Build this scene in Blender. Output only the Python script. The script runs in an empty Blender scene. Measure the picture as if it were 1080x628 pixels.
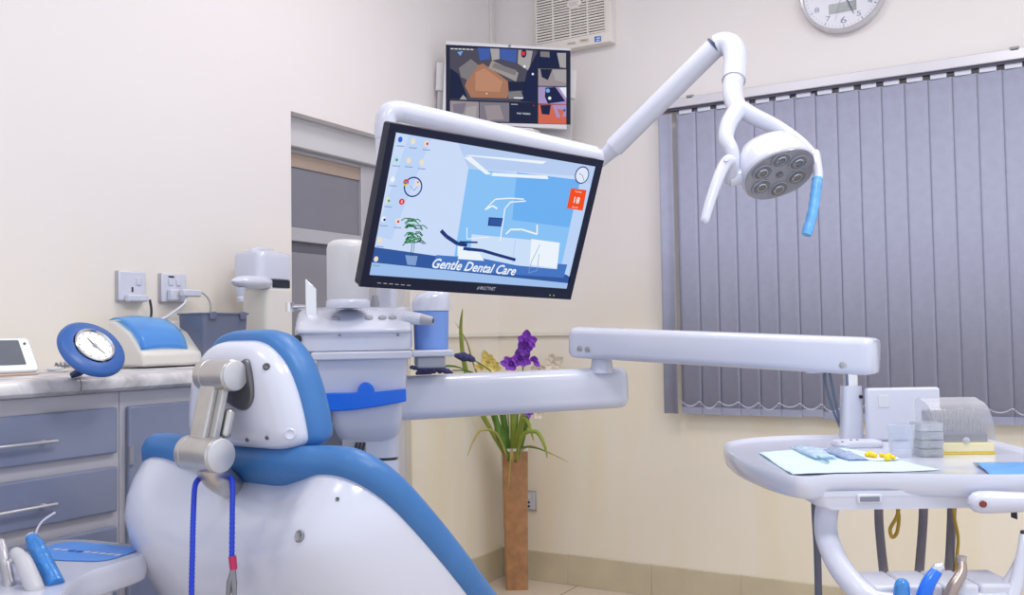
import bpy, bmesh, math, random
from mathutils import Vector, Matrix, noise
random.seed(7)
PI = math.pi
SC = bpy.context.scene
COL = SC.collection

# ------------------------------------------------------------------ camera model (1080 x 628)
F, PITCH, ROLL, TH, H = 974.29, 0.038967, -0.015151, 0.527203, 1.15
CT, ST = math.cos(TH), math.sin(TH)
CX, CY = 2.29437, -3.81149
def ray(px, py):
    X = (px-540)/F; Y = -(py-314)/F
    c, s = math.cos(ROLL), math.sin(ROLL)
    xc = c*X-s*Y; yc = s*X+c*Y
    y = math.cos(PITCH)-math.sin(PITCH)*yc; z = math.sin(PITCH)+math.cos(PITCH)*yc
    return (xc*CT-y*ST, xc*ST+y*CT, z, xc, y)
def P(px, py, D):
    r = ray(px, py); t = D/r[4]
    return Vector((CX+t*r[0], CY+t*r[1], H+t*r[2]))
def onX(px, py, x0=0.0):
    r = ray(px, py); t = (x0-CX)/r[0]
    return Vector((x0, CY+t*r[1], H+t*r[2]))
def onY(px, py, y0=0.0):
    r = ray(px, py); t = (y0-CY)/r[1]
    return Vector((CX+t*r[0], y0, H+t*r[2]))
def onZ(px, py, z0=0.0):
    r = ray(px, py); t = (z0-H)/r[2]
    return Vector((CX+t*r[0], CY+t*r[1], z0))
def onPlane(px, py, O, n):
    r = Vector(ray(px, py)[:3]); c = Vector((CX, CY, H))
    return c + r*((O-c).dot(n)/r.dot(n))
CAMX = Vector((CT, ST, 0)); CAMY = Vector((-ST, CT, 0)); UP = Vector((0, 0, 1))
def camdir(x, y, z): return (CAMX*x+CAMY*y+UP*z)

# ------------------------------------------------------------------ materials
MATS = {}
def mat(name, col, rough=0.5, metal=0.0, nz=0.0, nscale=8.0, bump=0.0, bscale=60.0, coat=0.0, spec=0.5, emit=0.0, sheen=0.0):
    if name in MATS: return MATS[name]
    m = bpy.data.materials.new(name); m.use_nodes = True
    nt = m.node_tree; b = nt.nodes['Principled BSDF']
    c = (col[0], col[1], col[2], 1)
    b.inputs['Base Color'].default_value = c
    b.inputs['Roughness'].default_value = rough
    b.inputs['Metallic'].default_value = metal
    b.inputs['Specular IOR Level'].default_value = spec
    b.inputs['Coat Weight'].default_value = coat
    b.inputs['Coat Roughness'].default_value = 0.08
    if sheen: b.inputs['Sheen Weight'].default_value = sheen
    tc = nt.nodes.new('ShaderNodeTexCoord')
    if nz > 0:
        n = nt.nodes.new('ShaderNodeTexNoise'); n.inputs['Scale'].default_value = nscale; n.inputs['Detail'].default_value = 4
        nt.links.new(tc.outputs['Object'], n.inputs['Vector'])
        r = nt.nodes.new('ShaderNodeMapRange')
        r.inputs[1].default_value = 0.25; r.inputs[2].default_value = 0.75
        r.inputs[3].default_value = 1-nz; r.inputs[4].default_value = 1+nz
        nt.links.new(n.outputs['Fac'], r.inputs[0])
        mx = nt.nodes.new('ShaderNodeVectorMath'); mx.operation = 'MULTIPLY'
        mx.inputs[0].default_value = col[:3]
        nt.links.new(r.outputs[0], mx.inputs[1])
        nt.links.new(mx.outputs[0], b.inputs['Base Color'])
    if bump > 0:
        n2 = nt.nodes.new('ShaderNodeTexNoise'); n2.inputs['Scale'].default_value = bscale; n2.inputs['Detail'].default_value = 3
        nt.links.new(tc.outputs['Object'], n2.inputs['Vector'])
        bp = nt.nodes.new('ShaderNodeBump'); bp.inputs['Strength'].default_value = bump; bp.inputs['Distance'].default_value = 0.01
        nt.links.new(n2.outputs['Fac'], bp.inputs['Height']); nt.links.new(bp.outputs[0], b.inputs['Normal'])
    if emit > 0:
        b.inputs['Emission Color'].default_value = c
        b.inputs['Emission Strength'].default_value = emit
    MATS[name] = m
    return m
def emat(name, col, strength=1.0, spec=0.0):
    if name in MATS: return MATS[name]
    m = bpy.data.materials.new(name); m.use_nodes = True
    b = m.node_tree.nodes['Principled BSDF']
    b.inputs['Base Color'].default_value = (0.01, 0.01, 0.01, 1)
    b.inputs['Specular IOR Level'].default_value = spec
    b.inputs['Roughness'].default_value = 0.35
    b.inputs['Emission Color'].default_value = (*col, 1); b.inputs['Emission Strength'].default_value = strength
    MATS[name] = m
    return m
def clear(name, tint=(1, 1, 1), alpha=0.15, rough=0.05, body=(0.9, 0.9, 0.92)):
    """thin clear plastic: tinted see-through film + a little body + glossy skin"""
    if name in MATS: return MATS[name]
    m = bpy.data.materials.new(name); m.use_nodes = True
    nt = m.node_tree; nt.nodes.clear()
    out = nt.nodes.new('ShaderNodeOutputMaterial')
    tr = nt.nodes.new('ShaderNodeBsdfTransparent'); tr.inputs[0].default_value = (*tint, 1)
    df = nt.nodes.new('ShaderNodeBsdfPrincipled'); df.inputs['Base Color'].default_value = (*body, 1); df.inputs['Roughness'].default_value = rough
    mx = nt.nodes.new('ShaderNodeMixShader')
    lw = nt.nodes.new('ShaderNodeLayerWeight'); lw.inputs[0].default_value = 0.35
    mr = nt.nodes.new('ShaderNodeMapRange'); mr.inputs[3].default_value = alpha; mr.inputs[4].default_value = min(1, alpha+0.55)
    nt.links.new(lw.outputs['Facing'], mr.inputs[0]); nt.links.new(mr.outputs[0], mx.inputs[0])
    nt.links.new(tr.outputs[0], mx.inputs[1]); nt.links.new(df.outputs[0], mx.inputs[2])
    nt.links.new(mx.outputs[0], out.inputs[0])
    MATS[name] = m
    return m
def srgb(r, g, b):
    f = lambda c: ((c/255)/12.92 if c/255 <= 0.04045 else ((c/255+0.055)/1.055)**2.4)
    return (f(r), f(g), f(b))

WHITE = mat('white_gloss_plastic', (0.64, 0.67, 0.79), 0.22, coat=0.5, nz=0.015, nscale=3)
WHITE2 = mat('white_satin_plastic', (0.64, 0.665, 0.775), 0.38, nz=0.02)
OFFW = mat('off_white_plastic', (0.78, 0.76, 0.71), 0.4, nz=0.02)
BLUEV = mat('blue_vinyl', srgb(58, 116, 180), 0.42, nz=0.07, nscale=10, bump=0.25, bscale=22)
BLUEP = mat('blue_plastic', srgb(24, 112, 236), 0.3, nz=0.02)
STEEL = mat('brushed_steel', (0.55, 0.54, 0.53), 0.34, metal=0.9, nz=0.06, nscale=40)
STEELCAP = mat('silver_cap', (0.58, 0.59, 0.63), 0.42, metal=0.55, nz=0.03)
CHROME = mat('chrome', (0.75, 0.75, 0.78), 0.15, metal=1.0, nz=0.02)
DARK = mat('dark_plastic', (0.02, 0.025, 0.04), 0.35, nz=0.1)
BLACK = mat('black_bezel', srgb(14, 22, 50), 0.35, nz=0.05, spec=0.25)
GREY = mat('grey_plastic', (0.28, 0.29, 0.33), 0.4, nz=0.05)
HOSE = mat('grey_hose', srgb(128, 122, 130), 0.5, nz=0.04)
HOSED = mat('dark_hose', srgb(96, 100, 120), 0.5, nz=0.04)
YELC = mat('yellow_cord', srgb(196, 160, 50), 0.5, nz=0.08)

# ------------------------------------------------------------------ object helpers
def put(o, parent=None, loc=None, rotz=0.0, mtx=None):
    COL.objects.link(o)
    if parent: o.parent = parent
    if mtx is not None: o.matrix_world = mtx
    else:
        if loc is not None: o.location = loc
        if rotz: o.rotation_euler = (0, 0, rotz)
    return o
class Thing:
    """Empty at the base of a thing, with its own frame"""
    def __init__(s, name, label, cat, loc, rotz=0.0, group=None, kind=None):
        o = bpy.data.objects.new(name, None); o.empty_display_size = 0.05
        COL.objects.link(o); o.location = loc; o.rotation_euler = (0, 0, rotz)
        if label: o['label'] = label
        if cat: o['category'] = cat
        if group: o['group'] = group
        if kind: o['kind'] = kind
        s.o = o; s.M = Matrix.Translation(Vector(loc)) @ Matrix.Rotation(rotz, 4, 'Z'); s.I = s.M.inverted()
    def l(s, w): return s.I @ Vector(w)
    def d(s, w): return s.I.to_3x3() @ Vector(w)
    def px(s, x, y, D): return s.I @ P(x, y, D)
class MB:
    def __init__(s): s.v = []; s.f = []; s.m = []
    def add(s, vs, fs, mi=0):
        k = len(s.v); s.v += [Vector(v) for v in vs]; s.f += [[i+k for i in f] for f in fs]; s.m += [mi]*len(fs)
        return s
    def box(s, a, b, mi=0, M=None):
        (x0, y0, z0), (x1, y1, z1) = a, b
        vs = [Vector(p) for p in ((x0,y0,z0),(x1,y0,z0),(x1,y1,z0),(x0,y1,z0),(x0,y0,z1),(x1,y0,z1),(x1,y1,z1),(x0,y1,z1))]
        if M is not None: vs = [M @ v for v in vs]
        return s.add(vs, [(3,2,1,0),(4,5,6,7),(0,1,5,4),(1,2,6,5),(2,3,7,6),(3,0,4,7)], mi)
    def loft(s, rings, mi=0, cap0=True, cap1=True, closed=True):
        n = len(rings[0]); vs = [v for r in rings for v in r]; fs = []
        for i in range(len(rings)-1):
            for j in range(n if closed else n-1):
                k = (j+1) % n
                fs.append((i*n+j, i*n+k, (i+1)*n+k, (i+1)*n+j))
        if cap0: fs.append(tuple(reversed(range(n))))
        if cap1: fs.append(tuple((len(rings)-1)*n+j for j in range(n)))
        return s.add(vs, fs, mi)
    def tube(s, pts, r, n=14, mi=0, caps=True, flat=None, roundcap=False):
        pts = [Vector(p) for p in pts]
        rs = list(r) if hasattr(r, '__len__') else [r]*len(pts)
        if roundcap:
            t0 = (pts[0]-pts[1]).normalized(); t1 = (pts[-1]-pts[-2]).normalized()
            a = [(pts[0]+t0*rs[0]*math.sin(q), rs[0]*max(0.02, math.cos(q))) for q in (PI/2, PI/3, PI/6)]
            b = [(pts[-1]+t1*rs[-1]*math.sin(q), rs[-1]*max(0.02, math.cos(q))) for q in (PI/6, PI/3, PI/2)]
            pts = [x[0] for x in a]+pts+[x[0] for x in b]; rs = [x[1] for x in a]+rs+[x[1] for x in b]
        rings = []; nrm = None
        for i, p in enumerate(pts):
            t = (pts[min(i+1, len(pts)-1)]-pts[max(i-1, 0)])
            t = t.normalized() if t.length > 1e-9 else Vector((0, 0, 1))
            if nrm is None:
                ref = Vector(flat) if flat else (Vector((0, 0, 1)) if abs(t.z) < 0.9 else Vector((1, 0, 0)))
                nrm = (ref-t*ref.dot(t)).normalized()
            else:
                nn = nrm-t*nrm.dot(t)
                nrm = nn.normalized() if nn.length > 1e-6 else nrm
            b = t.cross(nrm)
            rings.append([p+(nrm*math.cos(2*PI*j/n)+b*math.sin(2*PI*j/n))*rs[i] for j in range(n)])
        return s.loft(rings, mi, caps, caps)
    def cyl(s, a, b, r, r2=None, n=24, mi=0):
        return s.tube([a, b], [r, r if r2 is None else r2], n, mi)
    def disc(s, c, nrm, r, mi=0, n=32, th=0.002):
        c = Vector(c); nn = Vector(nrm).normalized()
        return s.cyl(c-nn*th*0.5, c+nn*th*0.5, r, n=n, mi=mi)
    def lathe(s, prof, c=(0, 0, 0), n=28, mi=0, ax=(0, 0, 1), cap=True):
        c = Vector(c); ax = Vector(ax).normalized()
        ref = Vector((1, 0, 0)) if abs(ax.x) < 0.9 else Vector((0, 1, 0))
        u = (ref-ax*ref.dot(ax)).normalized(); w = ax.cross(u)
        rings = [[c+ax*z+(u*math.cos(2*PI*j/n)+w*math.sin(2*PI*j/n))*max(r, 1e-4) for j in range(n)] for r, z in prof]
        return s.loft(rings, mi, cap, cap)
    def ball(s, c, r, n=10, mi=0, sc=(1, 1, 1), M=None):
        c = Vector(c); rings = []
        for i in range(n+1):
            a = PI*i/n; rr = max(math.sin(a), 0.02)
            rings.append([c+((M or Matrix.Identity(3)) @ Vector((r*sc[0]*rr*math.cos(2*PI*j/(n+4)), r*sc[1]*rr*math.sin(2*PI*j/(n+4)), -r*sc[2]*math.cos(a)))) for j in range(n+4)])
        return s.loft(rings, mi)
    def prism(s, poly, vec, mi=0):
        vec = Vector(vec); poly = [Vector(p) for p in poly]
        return s.loft([poly, [p+vec for p in poly]], mi)
    def grid(s, fn, nu, nv, mi=0):
        vs = [fn(i/nu, j/nv) for i in range(nu+1) for j in range(nv+1)]
        fs = [(i*(nv+1)+j, (i+1)*(nv+1)+j, (i+1)*(nv+1)+j+1, i*(nv+1)+j+1) for i in range(nu) for j in range(nv)]
        return s.add(vs, fs, mi)
    def build(s, name, m, parent=None, bevel=0.0, seg=2, smooth=True, angle=40, sub=0, solid=0.0, label=None, fix=True):
        me = bpy.data.meshes.new(name)
        me.from_pydata([tuple(v) for v in s.v], [], s.f)
        ms = m if isinstance(m, (list, tuple)) else [m]
        for x in ms: me.materials.append(x)
        for p, k in zip(me.polygons, s.m): p.material_index = k
        if fix:
            bm = bmesh.new(); bm.from_mesh(me); bmesh.ops.recalc_face_normals(bm, faces=bm.faces); bm.to_mesh(me); bm.free()
        if smooth:
            me.shade_smooth()
            if not sub: me.set_sharp_from_angle(angle=math.radians(angle))
        o = bpy.data.objects.new(name, me); COL.objects.link(o)
        if parent is not None: o.parent = parent.o if isinstance(parent, Thing) else parent
        if solid: 
            q = o.modifiers.new('solid', 'SOLIDIFY'); q.thickness = solid; q.offset = 0
        if bevel:
            q = o.modifiers.new('bevel', 'BEVEL'); q.width = bevel; q.segments = seg; q.limit_method = 'ANGLE'; q.angle_limit = math.radians(35)
            q.harden_normals = False
        if sub:
            q = o.modifiers.new('sub', 'SUBSURF'); q.levels = sub; q.render_levels = sub
        if label: o['label'] = label
        return o
def tag(o, label, cat, group=None, kind=None):
    if label: o['label'] = label
    if cat: o['category'] = cat
    if group: o['group'] = group
    if kind: o['kind'] = kind
    return o
def struct(o): o['kind'] = 'structure'; return o
def spl(pts, n=6, closed=False):
    pts = [Vector(p) for p in pts]; N = len(pts); out = []
    rng = range(N) if closed else range(N-1)
    for i in rng:
        if closed: p0, p1, p2, p3 = pts[i-1], pts[i], pts[(i+1) % N], pts[(i+2) % N]
        else: p0, p1, p2, p3 = pts[max(i-1, 0)], pts[i], pts[i+1], pts[min(i+2, N-1)]
        for k in range(n):
            t = k/n
            out.append(0.5*((2*p1)+(p2-p0)*t+(2*p0-5*p1+4*p2-p3)*t*t+(3*p1-p0-3*p2+p3)*t**3))
    if not closed: out.append(pts[-1])
    return out
def V2(pts): return [Vector((p[0], p[1], 0)) for p in pts]
def rrect(x0, y0, x1, y1, r, n=5):
    out = []
    for cx, cy, a0 in ((x1-r, y1-r, 0), (x0+r, y1-r, PI/2), (x0+r, y0+r, PI), (x1-r, y0+r, 1.5*PI)):
        for k in range(n+1):
            a = a0+PI/2*k/n; out.append(Vector((cx+r*math.cos(a), cy+r*math.sin(a), 0)))
    return out
FONT_CACHE = {}
def text2d(s, size=1.0, shear=0.0, bold=0.0, cx=True, space=1.0):
    key = (s, shear, bold, space)
    if key not in FONT_CACHE:
        cu = bpy.data.curves.new('lettering', 'FONT'); cu.body = s; cu.size = 1.0; cu.shear = shear; cu.offset = bold
        cu.resolution_u = 3; cu.space_character = space; cu.fill_mode = 'FRONT'
        ob = bpy.data.objects.new('lettering', cu); COL.objects.link(ob)
        bpy.context.view_layer.update()
        dg = bpy.context.evaluated_depsgraph_get()
        me = bpy.data.meshes.new_from_object(ob.evaluated_get(dg))
        vs = [(v.co.x, v.co.y) for v in me.vertices]; fs = [list(p.vertices) for p in me.polygons]
        bpy.data.objects.remove(ob); bpy.data.curves.remove(cu); bpy.data.meshes.remove(me)
        FONT_CACHE[key] = (vs, fs)
    vs, fs = FONT_CACHE[key]
    xs = [v[0] for v in vs]; ys = [v[1] for v in vs]
    ox = (min(xs)+max(xs))/2 if cx else min(xs); oy = (min(ys)+max(ys))/2 if cx else min(ys)
    w = max(xs)-min(xs)
    return [((x-ox)*size, (y-oy)*size) for x, y in vs], fs, w*size
class Art:
    """flat picture on a real plane: polygons in plane coordinates, painted as faces with their own emissive or matt material"""
    def __init__(s, mb, O, ex, ey, T=None):
        s.mb = mb; s.O = Vector(O); s.ex = Vector(ex).normalized(); s.ey = Vector(ey).normalized(); s.n = s.ex.cross(s.ey).normalized(); s.T = T; s.k = 1
    def uv(s, px, py):
        p = onPlane(px, py, s.O, s.n)-s.O
        return (p.dot(s.ex), p.dot(s.ey))
    def at(s, u, v, k=None):
        p = s.O+s.ex*u+s.ey*v+s.n*(0.00025*(s.k if k is None else k))
        return s.T.l(p) if s.T else p
    def poly(s, pts, mi, k=None, px=True):
        q = [s.uv(*p) if px else p for p in pts]
        s.mb.add([s.at(u, v, k) for u, v in q], [list(range(len(q)))], mi)
    def ell(s, px, py, r, mi, k=None, n=20, ry=None):
        u, v = s.uv(px, py)
        s.poly([(u+r*math.cos(2*PI*i/n), v+(ry or r)*math.sin(2*PI*i/n)) for i in range(n)], mi, k, px=False)
    def ring(s, px, py, r0, r1, mi, k=None, n=28):
        u, v = s.uv(px, py)
        for i in range(n):
            a, b = 2*PI*i/n, 2*PI*(i+1)/n
            s.poly([(u+r0*math.cos(a), v+r0*math.sin(a)), (u+r1*math.cos(a), v+r1*math.sin(a)), (u+r1*math.cos(b), v+r1*math.sin(b)), (u+r0*math.cos(b), v+r0*math.sin(b))], mi, k, px=False)
    def line(s, pts, w, mi, k=None):
        q = [Vector((*s.uv(*p), 0)) for p in pts]
        for a, b in zip(q, q[1:]):
            d = (b-a).normalized(); nn = Vector((-d.y, d.x, 0))*w*0.5
            s.poly([(a+nn)[:2], (b+nn)[:2], (b-nn)[:2], (a-nn)[:2]], mi, k, px=False)
    def text(s, t, px, py, size, mi, k=None, shear=0.0, bold=0.0, width=None, rot=0.0, space=1.0, left=False):
        vs, fs, w = text2d(t, size, shear, bold, not left, space)
        sx = (width/w) if width else 1.0
        u, v = s.uv(px, py); c, sn = math.cos(rot), math.sin(rot)
        s.mb.add([s.at(u+(x*sx*c-y*sn), v+(x*sx*sn+y*c), k) for x, y in vs], fs, mi)

# ================================================================== ROOM
WT = 0.16
def wall_mat():
    m = bpy.data.materials.new('painted_plaster'); m.use_nodes = True
    nt = m.node_tree; b = nt.nodes['Principled BSDF']; b.inputs['Roughness'].default_value = 0.6
    g = nt.nodes.new('ShaderNodeNewGeometry'); sp = nt.nodes.new('ShaderNodeSeparateXYZ')
    nt.links.new(g.outputs['Position'], sp.inputs[0])
    n = nt.nodes.new('ShaderNodeTexNoise'); n.inputs['Scale'].default_value = 1.6; n.inputs['Detail'].default_value = 4
    nt.links.new(g.outputs['Position'], n.inputs['Vector'])
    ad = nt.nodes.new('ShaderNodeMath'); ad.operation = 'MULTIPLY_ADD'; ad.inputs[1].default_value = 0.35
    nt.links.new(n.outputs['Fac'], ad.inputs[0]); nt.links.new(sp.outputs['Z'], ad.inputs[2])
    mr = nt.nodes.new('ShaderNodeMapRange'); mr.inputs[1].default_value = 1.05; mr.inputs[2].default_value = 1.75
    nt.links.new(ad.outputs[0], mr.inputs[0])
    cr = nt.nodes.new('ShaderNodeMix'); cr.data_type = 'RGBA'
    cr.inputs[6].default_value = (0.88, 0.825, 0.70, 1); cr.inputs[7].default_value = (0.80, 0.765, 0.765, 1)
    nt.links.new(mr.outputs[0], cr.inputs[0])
    # yellower vertical streaks towards the bottom of the walls
    n3 = nt.nodes.new('ShaderNodeTexNoise'); n3.inputs['Scale'].default_value = 3.0; n3.inputs['Detail'].default_value = 3
    mp = nt.nodes.new('ShaderNodeMapping'); mp.inputs['Scale'].default_value = (2.2, 2.2, 0.35)
    nt.links.new(g.outputs['Position'], mp.inputs[0]); nt.links.new(mp.outputs[0], n3.inputs['Vector'])
    mr3 = nt.nodes.new('ShaderNodeMapRange'); mr3.inputs[1].default_value = 0.45; mr3.inputs[2].default_value = 0.7; mr3.inputs[3].default_value = 0; mr3.inputs[4].default_value = 0.35
    nt.links.new(n3.outputs['Fac'], mr3.inputs[0])
    inv = nt.nodes.new('ShaderNodeMath'); inv.operation = 'SUBTRACT'; inv.inputs[0].default_value = 1.0
    nt.links.new(mr.outputs[0], inv.inputs[1])
    mu = nt.nodes.new('ShaderNodeMath'); mu.operation = 'MULTIPLY'
    nt.links.new(mr3.outputs[0], mu.inputs[0]); nt.links.new(inv.outputs[0], mu.inputs[1])
    c2 = nt.nodes.new('ShaderNodeMix'); c2.data_type = 'RGBA'; c2.inputs[7].default_value = (0.84, 0.72, 0.44, 1)
    nt.links.new(mu.outputs[0], c2.inputs[0]); nt.links.new(cr.outputs[2], c2.inputs[6])
    nt.links.new(c2.outputs[2], b.inputs['Base Color'])
    n2 = nt.nodes.new('ShaderNodeTexNoise'); n2.inputs['Scale'].default_value = 5.0; n2.inputs['Detail'].default_value = 5
    nt.links.new(g.outputs['Position'], n2.inputs['Vector'])
    bp = nt.nodes.new('ShaderNodeBump'); bp.inputs['Strength'].default_value = 0.12; bp.inputs['Distance'].default_value = 0.01
    nt.links.new(n2.outputs['Fac'], bp.inputs['Height']); nt.links.new(bp.outputs[0], b.inputs['Normal'])
    return m
WALL = wall_mat()
def tile_mat(name, c1, c2, mortar, sx, sy, rough):
    m = bpy.data.materials.new(name); m.use_nodes = True
    nt = m.node_tree; b = nt.nodes['Principled BSDF']; b.inputs['Roughness'].default_value = rough
    tc = nt.nodes.new('ShaderNodeTexCoord'); mp = nt.nodes.new('ShaderNodeMapping')
    nt.links.new(tc.outputs['Object'], mp.inputs[0])
    br = nt.nodes.new('ShaderNodeTexBrick'); br.offset = 0.0
    br.inputs['Color1'].default_value = (*c1, 1); br.inputs['Color2'].default_value = (*c2, 1); br.inputs['Mortar'].default_value = (*mortar, 1)
    br.inputs['Scale'].default_value = 1.0; br.inputs['Mortar Size'].default_value = 0.004; br.inputs['Brick Width'].default_value = sx; br.inputs['Row Height'].default_value = sy
    nt.links.new(mp.outputs[0], br.inputs['Vector'])
    nt.links.new(br.outputs['Color'], b.inputs['Base Color'])
    return m
FLOORM = tile_mat('floor_tiles', (0.70, 0.60, 0.50), (0.73, 0.63, 0.52), (0.40, 0.32, 0.24), 0.4, 0.4, 0.25)
SKIRT = mat('skirting_tile', (0.60, 0.53, 0.38), 0.35, nz=0.08, nscale=6)
GROUT = mat('grout', (0.66, 0.60, 0.48), 0.7, nz=0.05)

struct(MB().box((-0.9, -5.6, -0.08), (5.0, WT, 0.0)).build('floor', FLOORM))
struct(MB().box((-WT, -5.6, 3.02), (5.0, WT, 3.1)).build('ceiling', mat('ceiling_paint', (0.82, 0.81, 0.80), 0.7, nz=0.02)))
DY0, DY1, DZ = -1.404, -0.712, 1.948
w = MB().box((-WT, -5.6, 0), (0, DY0, 3.02)).box((-WT, DY0, DZ), (0, DY1, 3.02)).box((-WT, DY1, 0), (0, WT, 3.02))
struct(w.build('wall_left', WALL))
WX0, WX1, WZ0, WZ1 = 1.0, 3.0, 0.92, 2.02
w = MB().box((0, 0, 0), (WX0, WT, 3.02)).box((WX1, 0, 0), (5.0, WT, 3.02)).box((WX0, 0, 0), (WX1, WT, WZ0)).box((WX0, 0, WZ1), (WX1, WT, 3.02))
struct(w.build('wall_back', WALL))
# window behind the blind
win = Thing('window_1', None, None, (2.0, 0.08, WZ0), kind='structure')
f = MB()
for a, b in (((-1, -.03, 0), (-.95, .03, 1.1)), ((.95, -.03, 0), (1, .03, 1.1)), ((-.95, -.03, 0), (.95, .03, .05)), ((-.95, -.03, 1.05), (.95, .03, 1.1)), ((-.03, -.03, .05), (.03, .03, 1.05))): f.box(a, b)
f.build('window_frame', WHITE2, win, bevel=0.004)
MB().box((-.95, -.004, .05), (.95, .004, 1.05)).build('window_pane', mat('dull_window_glass', (0.25, 0.32, 0.42), 0.1, nz=0.02), win)
# skirting tiles
b = MB()
xs = [0.0, 0.355-0.0, 0.761, 1.154, 1.55, 1.95, 2.35, 2.75, 3.15, 3.55]
for x0, x1 in zip(xs, xs[1:]): b.box((x0+.002, -0.012, 0), (x1-.002, 0, 0.136), 0)
for x in xs[1:]: b.box((x-.002, -0.010, 0), (x+.002, 0, 0.139), 1)
struct(b.build('baseboard_back', [SKIRT, GROUT], bevel=0.0015))
b = MB(); ys = [0.0-0.012, -0.36, DY1]
for y0, y1 in zip(ys, ys[1:]): b.box((0, y1+.002, 0), (0.012, y0-.002, 0.136))
b.box((0, -1.46, 0), (0.012, DY0, 0.136))
struct(b.build('baseboard_left', SKIRT, bevel=0.0015))
# surface cable trunking at dado height, conduit up the corner
t = MB().box((0.0, -0.016, 1.135), (0.86, 0, 1.158)).box((0, -0.66, 1.135), (0.016, -0.016, 1.158))
struct(t.build('trim_1', mat('trunking_plastic', (0.80, 0.77, 0.70), 0.45, nz=0.02), bevel=0.004))
struct(MB().box((0.0, -0.05, 2.05), (0.012, -0.03, 3.0)).build('trim_2', mat('conduit_paint', (0.74, 0.71, 0.70), 0.5, nz=0.02), bevel=0.003))
# door: white aluminium frame with grey frosted panes, set back in the opening
dr = Thing('door_1', None, None, (-0.10, (DY0+DY1)/2, 0), kind='structure')
DFR = mat('door_frame_paint', (0.60, 0.60, 0.63), 0.4, nz=0.02)
DFR2 = mat('door_leaf_paint', (0.46, 0.46, 0.50), 0.4, nz=0.02)
hw = (DY1-DY0)/2
fr = MB()
fr.box((-.05, -hw, 1.84), (.05, hw, DZ)).box((-.05, -hw, 0), (.05, -hw+.012, 1.84)).box((-.05, hw-.05, 0), (.07, hw, 1.84))
fr.build('door_frame', DFR, dr, bevel=0.004)
lf = MB()
lf.box((-.02, -hw+.012, 0), (.02, -hw+.03, 1.84)).box((-.02, hw-.21, 0), (.02, hw-.05, 1.84))
lf.box((-.02, -hw+.03, 1.50), (.02, hw-.21, 1.55)).box((-.02, -hw+.03, 0), (.02, hw-.21, .12)).box((-.02, -hw+.03, 1.825), (.02, hw-.21, 1.84))
lf.build('door_leaf', DFR2, dr, bevel=0.003)
MB().box((-.006, -hw+.03, 1.55), (.006, hw-.21, 1.825)).build('pane', mat('upper_pane_glass', (0.22, 0.22, 0.26), 0.16, nz=0.06, nscale=3), dr)
MB().box((-.006, -hw+.03, 1.46), (.006, hw-.21, 1.50)).build('pane', mat('dark_strip_glass', (0.13, 0.13, 0.16), 0.2, nz=0.03), dr)
MB().box((-.006, -hw+.03, .12), (.006, hw-.21, 1.46)).build('pane', mat('frosted_pane', (0.27, 0.27, 0.31), 0.4, nz=0.06, nscale=3), dr)
MB().box((.007, -hw+.03, 1.775), (.012, hw-.21, 1.825)).build('pane_reflection', mat('reflection_tan', (0.40, 0.31, 0.26), 0.4, nz=0.1), dr)  # tan strip painted in for the warm reflection at the pane top

# ================================================================== LEFT WALL FITTINGS
CZ = 1.072      # worktop surface
def marble():
    m = bpy.data.materials.new('grey_marble'); m.use_nodes = True
    nt = m.node_tree; b = nt.nodes['Principled BSDF']; b.inputs['Roughness'].default_value = 0.25
    tc = nt.nodes.new('ShaderNodeTexCoord'); n = nt.nodes.new('ShaderNodeTexNoise'); n.inputs['Scale'].default_value = 9; n.inputs['Detail'].default_value = 9; n.inputs['Distortion'].default_value = 1.2
    nt.links.new(tc.outputs['Object'], n.inputs['Vector'])
    r = nt.nodes.new('ShaderNodeValToRGB'); r.color_ramp.elements[0].position = 0.35; r.color_ramp.elements[0].color = (0.36, 0.35, 0.37, 1); r.color_ramp.elements[1].position = 0.62; r.color_ramp.elements[1].color = (0.74, 0.73, 0.75, 1)
    nt.links.new(n.outputs['Fac'], r.inputs[0]); nt.links.new(r.outputs[0], b.inputs['Base Color'])
    return m
CARC = mat('cabinet_carcass_paint', (0.50, 0.49, 0.54), 0.4, nz=0.04, nscale=5)
FRONT = mat('blue_grey_cabinet_front', srgb(126, 134, 160), 0.28, nz=0.07, nscale=4, coat=0.2)
HANDLE = mat('handle_metal', (0.70, 0.69, 0.72), 0.3, metal=0.7, nz=0.03)
CY1, CY0 = -1.50, -3.55
wt = MB()
def edge_prof(x1):   # rounded nosing
    return [(0.003, CZ-.034), (x1-.012, CZ-.034), (x1-.002, CZ-.026), (x1, CZ-.016), (x1-.003, CZ-.006), (x1-.012, CZ), (0.003, CZ)]
ysm = onX(86, 415, .56).y
for y0, y1 in ((CY0, ysm-.0012), (ysm+.0012, CY1)):
    wt.prism([(x, y0, z) for x, z in edge_prof(.56)], (0, y1-y0, 0))
tag(wt.build('worktop', marble()), 'long grey marble worktop along the left wall', 'worktop')
dc = Thing('drawer_cabinet', 'grey cabinet with a column of blue grey drawers under the worktop', 'cabinet', (0.27, -2.98, 0))
yr = onX(129, 430, .53).y   # middle of the stile
b = MB()
L0, L1 = CY0+2.98+.01, yr+2.98
def carcass(b, l0, l1, opens, xf=.25):
    b.box((-.26, l0, .08), (xf-.02, l1, 1.036))
    b.box((-.26, l0, 0), (xf-.06, l1, .08))
    zs = sorted(opens)
    return b
carcass(b, L0, L1, [])
b.box((.23, L0, .08), (.25, L1, 1.036))
b.build('carcass', CARC, dc, bevel=0.003)
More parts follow.
